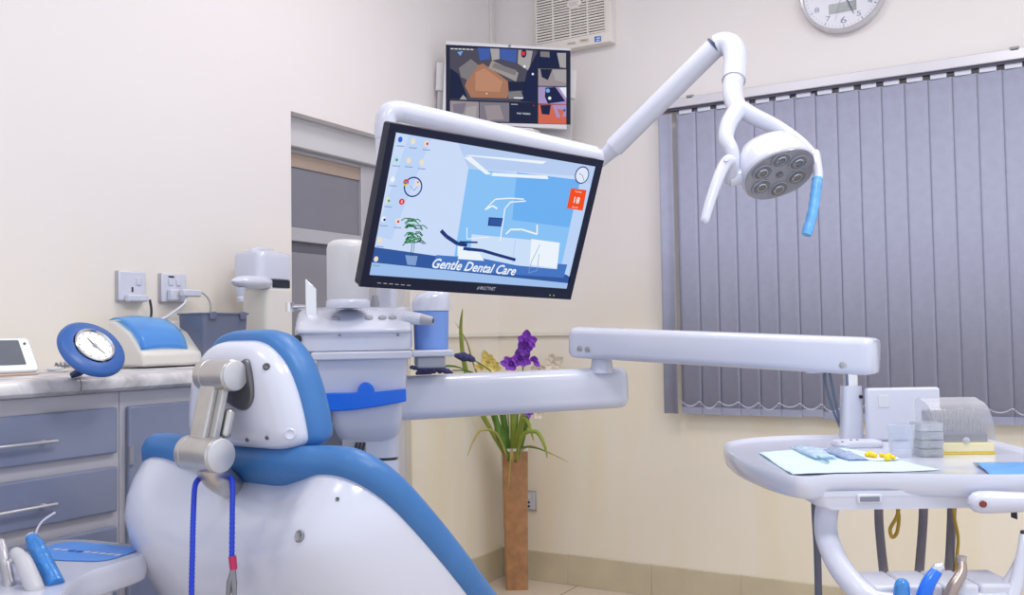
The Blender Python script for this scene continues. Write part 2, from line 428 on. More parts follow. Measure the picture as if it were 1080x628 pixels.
for z0, z1 in ((.903, 1.003), (.777, .875), (.64, .747), (.50, .61), (.36, .47)):
    dw = MB().box((.25, -3.2+2.98-.0, z0), (.265, onX(123, 440, .53).y+2.98, z1)).build('drawer', FRONT, dc, bevel=0.005, seg=3)
    zc = (z0+z1)/2-.006; h1 = onX(61, 463, .55).y+2.98; h0 = h1-.22
    hb = MB().box((.278, h0, zc-.0035), (.286, h1, zc+.0035)).box((.265, h0+.02, zc-.004), (.279, h0+.03, zc+.004)).box((.265, h1-.03, zc-.004), (.279, h1-.02, zc+.004))
    hb.build('handle', HANDLE, dw, bevel=0.003)
c2 = Thing('door_cabinet', 'grey cabinet with a single blue grey door beside the dental chair', 'cabinet', (0.27, -2.0, 0))
b = MB(); carcass(b, yr+2.0+.001, CY1+2.0, [])
b.box((.23, yr+2.0+.001, .08), (.25, CY1+2.0, 1.036))
b.build('carcass', CARC, c2, bevel=0.003)
y0 = onX(134.8, 440, .53).y+2.0
d1 = MB().box((.25, y0, .12), (.265, y0+.46, 1.002)).build('cabinet_door', FRONT, c2, bevel=0.005, seg=3)
MB().cyl((.268, y0+.003, .875), (.268, y0+.003, .915), .006).build('hinge', GREY, d1)
d2 = MB().box((.25, y0+.475, .12), (.265, CY1+2.0-.02, 1.002)).build('cabinet_door', FRONT, c2, bevel=0.005, seg=3)

# wall sockets
def socket(name, label, px0, py0, px1, py1, plug):
    a = onX(px0, py0, 0.0); c = onX(px1, py1, 0.0)
    zc = (a.z+c.z)/2; yc = (a.y+c.y)/2
    t = Thing(name, label, 'socket', (-.010, yc, zc-.043), group='double wall switch sockets')
    MB().box((0, -.047, -.001), (.018, .047, .087)).build('back_box', mat('socket_back_grey', (0.45, 0.44, 0.46), 0.5, nz=0.02), t, bevel=0.003)  # mid grey back box, slightly wider than the face plate
    MB().box((.018, -.045, 0), (.026, .045, .086)).build('face_plate', WHITE2, t, bevel=0.004)
    return t
def rocker(t, y0, z0, w=.016, h=.022): MB().box((.026, y0, z0), (.030, y0+w, z0+h)).build('switch', WHITE, t, bevel=0.002)
s1 = socket('wall_socket', 'white switched wall socket holding one plug with a short black cable', 122, 287, 150, 317, 1)
rocker(s1, .012, .046)
MB().box((.0262, -.004, .026), (.0275, .001, .040)).build('socket_hole', DARK, s1)
s2 = socket('wall_socket', 'white switched wall socket with two plugs and pale cables', 167, 290, 193, 318, 2)
rocker(s2, -.022, .05); rocker(s2, .006, .05)
MB().box((.0262, -.022, .074), (.0275, -.002, .079)).build('indicator_strip', DARK, s2)
def wplug(name, label, prims, cable, r, m, mc):
    o = Thing(name, label, 'plug', (0.03, prims[0][0][1], prims[0][0][2]))
    b = MB()
    for a, c in prims: b.box(o.l((a[0]-.010, a[1], a[2])), o.l((c[0]-.014, c[1], c[2])))
    b.build('plug_body', m, o, bevel=0.004)
    MB().tube([o.l(p) for p in spl(cable, 8)], r, 8).build('cable', mc, o)
y1 = s1.o.location.y; z1 = s1.o.location.z
wplug('power_plug', 'white flat plug with black cable in the left wall socket', [((.0262, y1-.028, z1-.002), (.05, y1+.038, z1+.018))],
      [(.044, y1+.036, z1+.004), (.046, y1+.040, z1-.03), (.046, y1+.035, z1-.08), (.06, y1+.03, CZ+.03), (.07, y1+.03, CZ+.006)], .0035, WHITE2, DARK)
y2 = s2.o.location.y; z2 = s2.o.location.z
wplug('power_plug', 'white square plug with a pale cable slanting down left from the right wall socket', [((.0262, y2-.028, z2+.004), (.052, y2+.008, z2+.038))],
      [(.050, y2+.016, z2+.024), (.060, y2-.0, z2-.005), (.055, y2-.05, z2-.04), (.05, y2-.10, z2-.075), (.05, y2-.11, CZ+.006)], .0042, WHITE2, WHITE2)
wplug('power_adapter', 'long white adapter plugged sideways in the right wall socket with a grey looping lead', [((.0535, y2-.006, z2+.016), (.080, y2+.060, z2+.038))],
      [(.056, y2+.058, z2+.028), (.058, y2+.072, z2+.028), (.060, y2+.095, z2+.005), (.060, y2+.100, z2-.03), (.060, y2+.100, z2-.075), (.058, y2+.100, CZ+.006)], .003, WHITE2, mat('pale_grey_cable', (0.5, 0.5, 0.53), 0.5, nz=0.02))

# tablet-like intraoral display, cut by the frame
tb = Thing('tablet_display', 'white desktop display with dark screen leaning at the left end of the worktop', 'display', (.20, -2.56, CZ), 0)
BRp = onX(42, 391, .27)
tilt = math.radians(35); ex = Vector((0, 1, 0)); ex = (Matrix.Rotation(math.radians(-6), 3, 'Z') @ ex)
nrm = Vector((math.cos(tilt), 0, math.sin(tilt))); eyv = nrm.cross(ex).normalized()
if eyv.z < 0: eyv = -eyv
nrm = ex.cross(eyv).normalized()
br = Vector((.27, BRp.y, BRp.z))
wd, hh = .20, .094
def tbp(u, v, k): return tb.l(br-ex*(wd-u)+eyv*v+nrm*k)
o_ = rrect(0, 0, wd, hh, .01)
b = MB().loft([[tbp(p.x, p.y, -.016) for p in o_], [tbp(p.x, p.y, 0) for p in o_]])
b.build('casing', mat('pale_blue_white_plastic', (0.72, 0.76, 0.84), 0.3, nz=0.02), tb, bevel=0.003)
MB().loft([[tbp(p.x, p.y, .0002) for p in rrect(.012, .018, wd-.026, hh-.008, .002)], [tbp(p.x, p.y, .0012) for p in rrect(.012, .018, wd-.026, hh-.008, .002)]]).build('screen', mat('dark_grey_screen', (0.10, 0.12, 0.155), 0.5, nz=0.05), tb)
MB().disc(tbp(wd-.014, hh-.018, .001), tb.d(nrm), .003).build('camera_dot', DARK, tb)
MB().prism([tbp(wd*.75, .03, -.017), tbp(wd*.25, .03, -.017), tbp(wd*.25, .075, -.017), tbp(wd*.75, .075, -.017)], tb.l((br.x-.13, br.y-wd*.4, CZ+.004))-tbp(wd*.6, .0, 0)).build('rear_stand', WHITE2, tb) if False else None
db = Thing('stacked_cards', 'thin amber folder lying under the white desktop display', 'folder', (.26, br.y-.1, CZ))
hgt = max(.004, br.z-CZ-.016)
MB().box((-.06, -.11, .0005), (.045, .075, hgt*.5)).build('folder', mat('amber_card', (0.62, 0.36, 0.20), 0.6, nz=0.1), db, bevel=0.002)
MB().box((-.07, -.12, hgt*.5+.0002), (.035, .085, hgt)).build('folder_top', mat('pale_card', (0.72, 0.60, 0.50), 0.6, nz=0.1), db, bevel=0.002)
# crumpled wrapper
cp = MB()
c0 = Vector((.17, -2.365, CZ+.012))
def wrap(u, v):
    p = Vector(((u-.5)*.05, (v-.5)*.055, 0)); nn = noise.noise(Vector((u*7, v*7, 3)))
    return c0+p+Vector((0, 0, .010*nn+.012*abs(math.sin(u*9))*abs(math.cos(v*7))))
cp.grid(wrap, 12, 12)
tag(cp.build('crumpled_wrapper', mat('torn_grey_wrapper', (0.55, 0.52, 0.54), 0.5, nz=0.3, nscale=60), solid=.001), 'small crumpled grey wrapper on the worktop beside the desktop display', 'wrapper')
cb = MB().tube(spl([(.13, -2.40, CZ+.004), (.10, -2.35, CZ+.005), (.08, -2.30, CZ+.012), (.06, -2.24, CZ+.02), (.04, -2.18, CZ+.01), (.035, -2.16, CZ+.004)], 8), .0035, 8)
tag(cb.build('worktop_cable', WHITE2), 'white cable on the worktop behind the round blue clock', 'cable')

# round blue desk clock
ck = Thing('desk_clock', 'round desk clock with a wide blue rim leaning on the worktop', 'clock', (.30, -2.40, CZ))
cn = camdir(.664, -.42, .615).normalized()
cD = 1.93
cc = P(96.5, 369, cD); R0 = .069
# rest its lowest rim point on the worktop by moving along the view ray
def low(c): return c.z-R0*math.sqrt(max(0, 1-cn.z**2))-.004
for _ in range(40):
    cD += (low(cc)-CZ)*4; cD = min(max(cD, 1.6), 2.4); cc = P(96.5, 369, cD)
q = ck.d(cn); c = ck.l(cc)
MB().lathe([(.001, -.010), (R0*.9, -.010), (R0, -.002), (R0*.99, .004), (R0*.9, .010), (.043, .013), (.041, .010)], c, 48, ax=q, cap=False).build('rim', mat('clock_blue', srgb(52, 98, 170), 0.35, nz=0.03), ck)
off = camdir(.03, 0, .08)
MB().lathe([(.038, .0125), (.041, .0165), (.0385, .018), (.0365, .0145)], c, 40, ax=q, cap=False).build('bezel', CHROME, ck)
eu = ck.d((CAMX*.75+CAMY*.5-UP*.45).normalized()); eu = (eu-q*eu.dot(q)).normalized(); ev = q.cross(eu)
dl = MB().disc(c+q*.0125, q, .038, 0, 40)
for k in range(12):
    a = 2*PI*k/12; p = c+q*.0141+(eu*math.cos(a)+ev*math.sin(a))*.032
    dl.disc(p, q, .0016, 1, 6, .0004)
dl.build('dial', [mat('dial_white', (0.80, 0.80, 0.82), 0.4, nz=0.01), GREY], ck)
def hand(L, ang, wdt):
    d = eu*math.cos(ang)+ev*math.sin(ang); n2 = q.cross(d)
    a = c+q*.0146; MB().add([a-d*.006-n2*wdt, a-d*.006+n2*wdt, a+d*L+n2*wdt*.5, a+d*L-n2*wdt*.5], [(0, 1, 2, 3)]).build('hand', DARK, ck, smooth=False)
hand(.021, math.radians(150), .0016); hand(.026, math.radians(-22), .0013)
MB().disc(c+q*.0152, q, .004, 0, 16, .001).build('hub', GREY, ck)
fb = P(75, 394, cD+.03); fb.z = CZ
ft = MB(); pa = ck.l(fb); pb = c-q*.012
ft.tube([pa+Vector((0, 0, .005)), pa+Vector((.012, .01, .012)), pb+Vector((0, 0, -.02))], [.006, .009, .012], 10)
pc = Vector((pa.x-.06, pa.y+.06, .006)); ft.tube([pc, pb], [.006, .01], 10)
ft.build('stand', mat('navy_plastic', (0.01, 0.03, 0.10), 0.35, nz=0.03), ck)

# amalgamator
am = Thing('amalgamator', 'white desktop mixing machine with a blue see-through lid beside the round clock', 'machine', (.15, -2.08, CZ))
A_tl = onX(118, 339, .10); A_tr = onX(191, 340, .10); A_br = onX(219, 386, .36); A_fr = onX(219, 368, .36)
yl, yr2 = A_tl.y-am.o.location.y, A_tr.y-am.o.location.y
zt = A_tl.z-CZ; zf = A_fr.z-CZ
print('amalg', yl, yr2, zt, zf)
prof = [(-.07, .004), (-.07, zt), (-.042, zt+.001), (.022, zt*.74), (.066, .046), (.076, .040), (.078, .004)]
b = MB()
b.loft([[(x, y, z) for x, z in prof] for y in (yl, yl+.03, yr2-.03, yr2)])
b.build('body', OFFW, am, bevel=0.008, seg=3)
LIDM = clear('blue_clear_lid', (0.36, 0.70, 0.99), 0.18, 0.08, (0.30, 0.60, 0.94))
lidw = yl+(yr2-yl)*.60
lp = [(-.069, zt+.003), (-.045, zt+.009), (-.015, zt+.002), (.022, zt*.84), (.050, zt*.62), (.066, .050)]
def lid(u, v):
    k = u*(len(lp)-1); i = min(int(k), len(lp)-2); t = k-i
    x = lp[i][0]*(1-t)+lp[i+1][0]*t; z = lp[i][1]*(1-t)+lp[i+1][1]*t
    return Vector((x, yl+.004+(lidw-yl+.018*math.sin(u*PI*.75))*v-.0, z+.006*math.sin(PI*v)))
MB().grid(lid, 16, 8).build('lid', LIDM, am, solid=.002)
MB().box((-.03, yl+.04, zt*.80), (.005, yl+.07, zt*.93)).build('mixing_fork', mat('deep_blue_plastic', (0.02, 0.12, 0.45), 0.4, nz=0.03), am, bevel=.004)
sl = Vector((.064, 0, zt*.74-zt-.001)).normalized(); nr = Vector((-sl.z, 0, sl.x))
def apan(x, y, w_, h_, m, nm):
    t = (x+.042)/.064; z = (zt+.001)*(1-t)+zt*.74*t
    p = Vector((x, y, z))+nr*.002
    MB().add([p, p+Vector((0, w_, 0)), p+Vector((0, w_, 0))+sl*h_, p+sl*h_], [(0, 1, 2, 3)]).build(nm, m, am, smooth=False)
apan(-.036, lidw+.016, .020, .016, DARK, 'display'); apan(.006, lidw+.034, .01, .006, GREY, 'button'); apan(.006, lidw+.05, .01, .008, GREY, 'button')

# grey container
gb = Thing('grey_container', 'dark grey open plastic container between mixing machine and white dispenser', 'container', (.19, -1.925, CZ))
hz = 1.222-CZ
def ringbox(x, y, z, r=.012): return [Vector((p.x, p.y, z)) for p in rrect(-x, -y, x, y, r)]
GC = mat('smoky_grey_plastic', srgb(104, 112, 134), 0.25, nz=0.08, nscale=10)
b = MB().loft([ringbox(.05, .076, .002), ringbox(.056, .083, hz-.006), ringbox(.060, .087, hz-.004), ringbox(.060, .087, hz), ringbox(.053, .080, hz), ringbox(.048, .074, .006)])
b.build('tub', GC, gb, angle=30)
for y in (-.055, .058): MB().box((.054, y-.012, hz-.02), (.063, y+.012, hz+.003)).build('clip', GC, gb, bevel=.003)

# white dispenser
dp = Thing('water_dispenser', 'tall white countertop machine with rounded top and side spout behind the chair', 'dispenser', (.13, -1.652, CZ))
hb_ = 1.302-CZ; ht = 1.425-CZ
def rr(x0, x1, y0, y1, z, r): return [Vector((p.x, p.y, z)) for p in rrect(x0, y0, x1, y1, r)]
MB().loft([rr(-.058, .058, -.058, .058, 0.001, .02), rr(-.058, .058, -.058, .058, hb_-.004, .02), rr(-.055, .055, -.055, .055, hb_, .02)]).build('body', OFFW, dp, angle=35)
MB().loft([rr(-.053, .053, -.053, .053, hb_+.0, .02), rr(-.053, .053, -.053, .053, hb_+.032, .02)]).build('neck_band', WHITE2, dp, angle=35)
MB().loft([rr(-.062, .062, -.092, .058, hb_+.032, .025), rr(-.062, .062, -.092, .058, hb_+.10, .025), rr(-.058, .058, -.088, .054, hb_+.114, .025), rr(-.045, .045, -.07, .04, hb_+.120, .02)]).build('top_cover', WHITE, dp, angle=50)
MB().box((.050, -.030, hb_+.004), (.056, .046, hb_+.029)).build('display', DARK, dp, bevel=.002)
MB().tube([(0, -.06, ht-.004), (0, -.03, ht+.004), (0, .02, ht)], [.010, .012, .009], 12, roundcap=True).build('top_handle', WHITE, dp)
# spout head bulging toward the left front
b = MB()
rings = []
for t in range(9):
    a = t/8; s = math.sqrt(max(.02, 1-(2*a-1)**2)) if a > .5 else math.sqrt(max(.02, 1-(2*a-1)**4))
    y = -.03-.16*a; rings.append([Vector((.045+.035*s*math.cos(2*PI*j/18), y, hb_+.018+.021*s*math.sin(2*PI*j/18))) for j in range(18)])
b.loft(rings).build('spout_head', WHITE, dp)
MB().lathe([(.016, -.002), (.012, -.02), (.009, -.03), (.012, -.034), (.010, -.046)], (.045, -.155, hb_+.002), 16).build('spout_nozzle', WHITE, dp)
MB().lathe([(.028, 0), (.026, .008), (.015, .022), (.008, .030)], (.11, -.185, hb_-.080), 16).build('drip_cone', WHITE, dp) if False else None
MB().add([dp.l(onX(251, 302, .262)+Vector((0, 0, 0))), dp.l(onX(256, 299.5, .262)), dp.l(onX(263, 299, .262)), dp.l(onX(256, 301, .262))], [(0, 1, 2, 3)]).build('swoosh_mark', DARK, dp) if False else None

# ================================================================== DENTAL CHAIR
CHR = TH-math.radians(34.0)
top = P(262, 513, 1.61)           # saddle of the back shell
Lb = 0.66; AL = math.radians(45)
fdir = Vector((-math.sin(CHR), math.cos(CHR), 0))
org = top+fdir*0.75; org.z = 0
ch = Thing('dental_chair', 'blue padded dental chair with white back shell seen from behind', 'dental chair', org, CHR)
lt = ch.l(top)
def spine(v):
    d = (Lb-.04)-v
    bend = .10*max(0, (Lb-.04-v)-.25)**2
    return Vector((0, lt.y+d*math.cos(AL)+bend, lt.z-d*math.sin(AL)+bend*.3))
nb = Vector((0, -math.sin(AL), -math.cos(AL)))
def B(u, v, w): return spine(v)+Vector((u*(1.09+.17*max(0,.55-v)), 0, 0))+nb*(w*(1+.75*min(max((.60-v)/.55,0),1)) if w > 0 else w)
half = [(0, .62), (.07, .622), (.13, .645), (.185, .667), (.235, .662), (.270, .625), (.286, .56), (.288, .44), (.280, .30), (.265, .15), (.25, .02), (.22, -.03), (.10, -.04)]
outl = V2(half)+V2([(-x, y) for x, y in reversed(half[1:])])
osp = spl(outl, 4, closed=True)
def dome(b, o, cen, prof, fn, mi=0):
    rings = []
    for s_, w_ in prof:
        rings.append([fn(cen[0]+(p.x-cen[0])*s_, cen[1]+(p.y-cen[1])*s_, w_) for p in o])
    return b.loft(rings, mi)
cen = (0, .30)
sh = MB()
dome(sh, osp, cen, [(.0, .150), (.35, .149), (.6, .145), (.76, .136), (.86, .120), (.925, .096), (.965, .066), (.988, .034), (1.0, 0), (.985, -.02), (.9, -.02), (0, -.02)], B)
sh.build('back_shell', WHITE, ch, angle=60, label='glossy white curved back shell')
cu = MB()
halfc = [(0, .656), (.07, .657), (.13, .662)]+half[3:]
ospc = spl(V2(halfc)+V2([(-x, y) for x, y in reversed(halfc[1:])]), 4, closed=True)
o2 = [Vector((p.x*1.03+0, (p.y-.30)*1.03+.310, 0)) for p in ospc]
dome(cu, o2, cen, [(.0, .004), (.9, .004), (.97, .002), (.993, -.010), (1.0, -.024), (.99, -.038), (.96, -.049), (.9, -.055), (.6, -.058), (.0, -.056)], lambda u, v, w: B(u, v, w-.012))
cu.build('back_cushion', BLUEV, ch, angle=60)
# seam stitches on the cushion rim: small raised gathers
# screws on the shell
def on_thing_screw(px, py, D, r, m, nrm, parent, name='screw'):
    p = parent.px(px, py, D); MB().lathe([(r, 0), (r, .003), (r*.7, .0045), (.0005, .0035)], p, 16, ax=nrm).build(name, m, parent)
# headrest
AH = math.radians(84)
hb0 = ch.px(268, 468, 1.61)
hb0.x = 0.0
nh = Vector((0, -math.sin(AH), -math.cos(AH))); vh = Vector((0, -math.cos(AH), math.sin(AH)))
HB = hb0
def HM(u, v, w): return HB+Vector((u, 0, 0))+vh*v+nh*w
hh_ = [(0, .180), (.045, .178), (.078, .165), (.109, .135), (.129, .09), (.141, .035), (.138, .008), (.105, -.004), (.05, -.006)]
ho = spl(V2(hh_)+V2([(-x, y) for x, y in reversed(hh_[1:])])+V2([(0, -.006)])[:0], 4, closed=True)
hs = MB(); hc = (0, .085)
dome(hs, ho, hc, [(0, .040), (.5, .039), (.75, .036), (.88, .030), (.95, .021), (.985, .011), (1, 0), (.98, -.012), (0, -.012)], HM)
hs.build('headrest_shell', WHITE, ch, angle=60, label='white back of the headrest')
hq = [Vector((p.x*1.09, (p.y-.085)*1.11+.09, 0)) for p in ho]
hcu = MB()
dome(hcu, hq, hc, [(0, .0), (.86, .0), (.94, -.002), (.985, -.010), (1.0, -.024), (.99, -.040), (.95, -.054), (.85, -.062), (.5, -.066), (0, -.064)], lambda u, v, w: HM(u, v, w))
hcu.build('headrest_cushion', BLUEV, ch, angle=60)
# articulated headrest arm (brushed metal)
kU = ch.px(229, 396, 1.545); kL = ch.px(212, 479, 1.52)
print('K', kU.x, kL.x, hb0.x); kU.x = .014; kL.x = .013
X = Vector((1, 0, 0))
rU, rL = .0262, .0288
b = MB()
bU = MB().lathe([(.001, -.038), (rU-.002, -.038), (rU, -.036), (rU, -.0205), (rU-.0015, -.0195), (rU, -.0185), (rU, .036), (rU-.002, .039), (.001, .039)], kU, 32, ax=X)
bL = MB().lathe([(.001, -.040), (rL-.002, -.040), (rL, -.038), (rL, -.0275), (rL-.003, -.026), (rL, -.0245), (rL, .040), (rL-.002, .043), (.001, .043)], kL, 32, ax=X)
bU.build('arm_knuckle', STEEL, ch, angle=30); bL.build('arm_knuckle', STEEL, ch, angle=30)
MB().lathe([(rU-.0015, 0), (rU-.0015, .003), (rU-.003, .0042), (.0005, .0044)], kU+X*.0392, 32, ax=X).build('knuckle_cap', STEELCAP, ch, angle=40)
b = MB().lathe([(rL-.0015, 0), (rL-.0015, .003), (rL-.003, .0042), (.0005, .0044)], kL+X*.0432, 32, ax=X)
b.build('knuckle_cap', STEELCAP, ch, angle=40)
dv = (kU-kL).normalized(); ny = X.cross(dv).normalized()
def bar(a, bb, x0, x1, t): 
    m_ = MB(); ps = []
    for p in (a, bb): ps.append([p+X*x0+ny*t, p+X*x1+ny*t, p+X*x1-ny*t, p+X*x0-ny*t])
    return m_.loft(ps)
bar(kL+dv*.01, kU-dv*.01, -.026, .012, .015).build('arm_link', STEEL, ch, bevel=.003)
bar(kL+dv*.022, kU-dv*.012, .012, .026, .006).build('arm_link', STEEL, ch, bevel=.002)
lv = MB().loft([[kL+dv*t+X*x+ny*y for x, y in ((.016, -.024), (.034, -.024), (.034, -.008), (.016, -.008))] for t in (.030, .078)])
lv.build('release_lever', STEEL, ch, bevel=.006, seg=3)
pst = MB(); pe = B(0, .56, .02)
pst.loft([[Vector((x, y, z))+o for x, y in ((-.022, -.014), (.022, -.014), (.022, .014), (-.022, .014))] for o, z in ((kL, -.01), ((kL+pe)/2, 0.), (pe, -.02))]) if False else pst.tube(spl([kL, ch.px(224, 497, 1.535), ch.px(232, 506, 1.56), ch.px(243, 512, 1.63)], 5), .0235, 18)
pst.build('mounting_post', STEEL, ch)
# dark plate on headrest shell
pl = spl(V2([(-.01, .10), (.045, .15), (.062, .142), (.066, .09), (.04, .066), (.0, .08)]), 4, closed=True)
MB().loft([[HM(p.x, p.y, .034) for p in pl], [HM(p.x, p.y, .045) for p in pl]]).build('headrest_plate', mat('gunmetal', (0.16, 0.16, 0.18), 0.35, metal=0.7, nz=0.05), ch, bevel=.003)
MB().lathe([(.001, -.0), (.016, 0), (.016, .06), (.001, .06)], kU+X*.0+Vector((0, 0, 0)), 16, ax=(HM(0, .11, .03)-kU)).build('headrest_stem', STEEL, ch)
SCR = mat('screw_dark', (0.15, 0.15, 0.17), 0.35, metal=0.6, nz=0.05)
def screw_on(fn, u, v, w, n_, r, m, nm='screw'):
    MB().lathe([(r, 0), (r, .003), (r*.75, .004), (r*.6, .0025), (.0005, .002)], fn(u, v, w), 16, ax=n_).build(nm, m, ch)
from mathutils.bvhtree import BVHTree
def surf(mb, px, py):
    """point and normal where a modelled surface is met"""
    t = BVHTree.FromPolygons([tuple(ch.M @ v) for v in mb.v], mb.f)
    o_ = Vector((CX, CY, H)); d_ = Vector(ray(px, py)[:3]).normalized()
    p, n_, _, _ = t.ray_cast(o_, d_)
    if p is None: return None
    if n_.dot(d_) > 0: n_ = -n_
    return ch.l(p), ch.d(n_)
def screw_at(mb, px, py, r, m, nm='screw'):
    q_ = surf(mb, px, py)
    if q_ is None: print('no surface for', nm, px, py); return
    p, n_ = q_
    MB().lathe([(r, -.002), (r, .0015), (r*.8, .003), (r*.6, .0015), (.0005, .001)], p, 18, ax=n_).build(nm, m, ch)
STS = mat('steel_screw', (0.30, 0.31, 0.33), 0.35, metal=0.8, nz=0.05)
screw_at(hs, 281, 387, .0062, SCR); screw_at(hs, 306, 458, .010, WHITE, 'shell_plug'); screw_at(hs, 261, 464, .0035, SCR); screw_at(hs, 282, 462, .0035, SCR)
screw_at(sh, 316, 566, .0095, STS); screw_at(sh, 356, 527, .003, SCR)
# seat, leg rest, base (mostly below the picture)
sb = spine(.0)
sz = sb.z-.10
so = spl(V2([(-.25, sb.y-.10), (.25, sb.y-.10), (.27, sb.y+.1), (.25, sb.y+.45), (.22, sb.y+.8), (.15, sb.y+.92), (-.15, sb.y+.92), (-.22, sb.y+.8), (-.25, sb.y+.45), (-.27, sb.y+.1)]), 4, closed=True)
def seatz(y): 
    t = y-(sb.y-.1); return sz-.03-.10*max(0, t-.5)
def ST_(u, v, w): return Vector((u, v, seatz(v)+w))
cs = (0, sb.y+.42)
m_ = MB(); dome(m_, so, cs, [(0, .06), (.8, .06), (.92, .052), (.985, .03), (1, .0), (.985, -.02), (.9, -.02), (0, -.02)], ST_); m_.build('seat_cushion', BLUEV, ch, angle=60)
m_ = MB(); dome(m_, so, cs, [(0, -.10), (.7, -.095), (.88, -.075), (.96, -.05), (.985, -.022), (.9, -.021), (0, -.021)], ST_); m_.build('seat_shell', WHITE, ch, angle=60)
MB().loft([[Vector((x*.13, sb.y+.25+y*.16, z)) for x, y in [(math.cos(2*PI*k/24), math.sin(2*PI*k/24)) for k in range(24)]] for z in (.06, sz-.11)]).build('lift_column', WHITE2, ch)
fp = spl(V2([(-.24, sb.y-.25), (.24, sb.y-.25), (.28, sb.y+.2), (.2, sb.y+.75), (-.2, sb.y+.75), (-.28, sb.y+.2)]), 5, closed=True)
MB().loft([[Vector((p.x, p.y, .0)) for p in fp], [Vector((p.x, p.y, .05)) for p in fp], [Vector((p.x*.85, (p.y-sb.y-.2)*.85+sb.y+.2, .075)) for p in fp]]).build('floor_base', WHITE2, ch, angle=50)
# hinge block joining back and seat
MB().box((-.16, sb.y-.10, sz-.14), (.16, sb.y+.12, sz-.02)).build('back_hinge', GREY, ch, bevel=.02)

# blue bib cord hanging from the headrest post
bc = Thing('bib_cord', 'blue coiled neck cord with steel clips hanging over the chair back', 'bib cord', ch.M @ Vector((kL.x, kL.y, kL.z-.12)))
cord = mat('cord_blue', srgb(22, 60, 200), 0.45, nz=0.05)
def cordline(pts):
    path = spl([bc.l(P(x, y, D)) for x, y, D in pts], 10)
    m_ = MB(); r = [.0046+.0010*math.sin(i*2.2) for i in range(len(path))]
    dense = []
    for a, b2 in zip(path, path[1:]):
        for k in range(4): dense.append(a.lerp(b2, k/4))
    m_.tube(dense, [.0044+.0004*math.sin(i*1.7) for i in range(len(dense))], 10); return m_
cordline([(222, 503, 1.56), (213, 504, 1.545), (206, 512, 1.52), (204, 540, 1.505), (203, 580, 1.495), (202, 628, 1.49), (202, 690, 1.48)]).build('cord', cord, bc)
cordline([(228, 503, 1.57), (241, 503, 1.55), (245, 512, 1.52), (245, 540, 1.505), (244.5, 588, 1.495)]).build('cord', cord, bc)
MB().cyl(bc.l(P(245, 587, 1.495)), bc.l(P(246.5, 601, 1.494)), .0065, .006, 12).build('ferrule', mat('crimson_plastic', (0.45, 0.02, 0.10), 0.4, nz=0.05), bc)
clipm = MB()
a, b2 = bc.l(P(246, 600, 1.493)), bc.l(P(240, 632, 1.49)); e = bc.l(P(247.5, 632, 1.487))
clipm.tube([a, (a+b2)/2+Vector((0, 0, .002)), b2], [.004, .006, .003], 8).tube([a, (a+e)/2, e], [.004, .005, .003], 8)
clipm.build('clip', mat('dark_steel', (0.25, 0.25, 0.27), 0.3, metal=0.9, nz=0.05), bc)
clipm2 = MB(); a2 = bc.l(P(202, 688, 1.48)); clipm2.tube([a2, a2+Vector((.003, 0, -.03)), a2+Vector((.006, 0, -.05))], [.004, .006, .003], 8); clipm2.build('clip', CHROME, bc)

# ================================================================== ASSISTANT TRAY (bottom left)
AZ = .765
ap = [onZ(x, y, AZ) for x, y in ((156, 582), (152, 577), (138, 573.5), (120, 571.5), (92, 569), (66, 569), (44, 574), (20, 585), (-20, 600), (-60, 640), (-40, 690), (20, 680), (55, 640), (72, 619), (92, 604.5), (120, 595.5), (150, 586))]
cA = sum(ap, Vector())/len(ap)
at_ = Thing('assistant_tray', 'white assistant control tray with a blue keypad beside the chair back', 'instrument tray', (cA.x, cA.y, 0))
ol = spl([at_.l(p) for p in ap], 4, closed=True); cl = at_.l(cA)
def apr(s, z): return [Vector((cl.x+(p.x-cl.x)*s, cl.y+(p.y-cl.y)*s, z)) for p in ol]
MB().loft([apr(.90, AZ-.048), apr(.97, AZ-.044), apr(.995, AZ-.03), apr(1.0, AZ-.010), apr(.995, AZ-.003), apr(.97, AZ), apr(.5, AZ)]).build('tray_body', WHITE, at_, angle=50)
kp = spl([at_.l(onZ(x, y, AZ+.001)) for x, y in ((54, 576), (76, 572.3), (110, 575), (147, 579), (140, 583), (112, 591.5), (80, 592), (52, 590), (47, 582))], 3, closed=True)
k_ = MB().prism(kp, (0, 0, .0012)).build('keypad', mat('keypad_blue', srgb(96, 156, 240), 0.35, nz=0.02), at_)
for i in range(9):
    x = 60+i*8; y = 580+i*.75
    c = at_.l(onZ(x, y, AZ+.0025)); 
    MB().box((c.x-.006, c.y-.004, c.z), (c.x+.006, c.y+.004, c.z+.001), M=Matrix.Translation(c) @ Matrix.Rotation(TH, 4, 'Z') @ Matrix.Translation(-c)).build('key', WHITE2 if i not in (2, 3) else mat('navy_key', (0.05, 0.10, 0.35), 0.4, nz=0.02), at_, bevel=.0005)
# arm from tray to floor base of chair
ab = at_.l(ch.M @ Vector((-.18, sb.y-.15, .06)))
MB().tube(spl([Vector((cl.x-.0, cl.y+.05, AZ-.04)), Vector((cl.x, cl.y+.06, .45)), Vector((cl.x+.02, cl.y+.08, .18)), ab], 8), .025, 16).build('support_arm', WHITE2, at_)
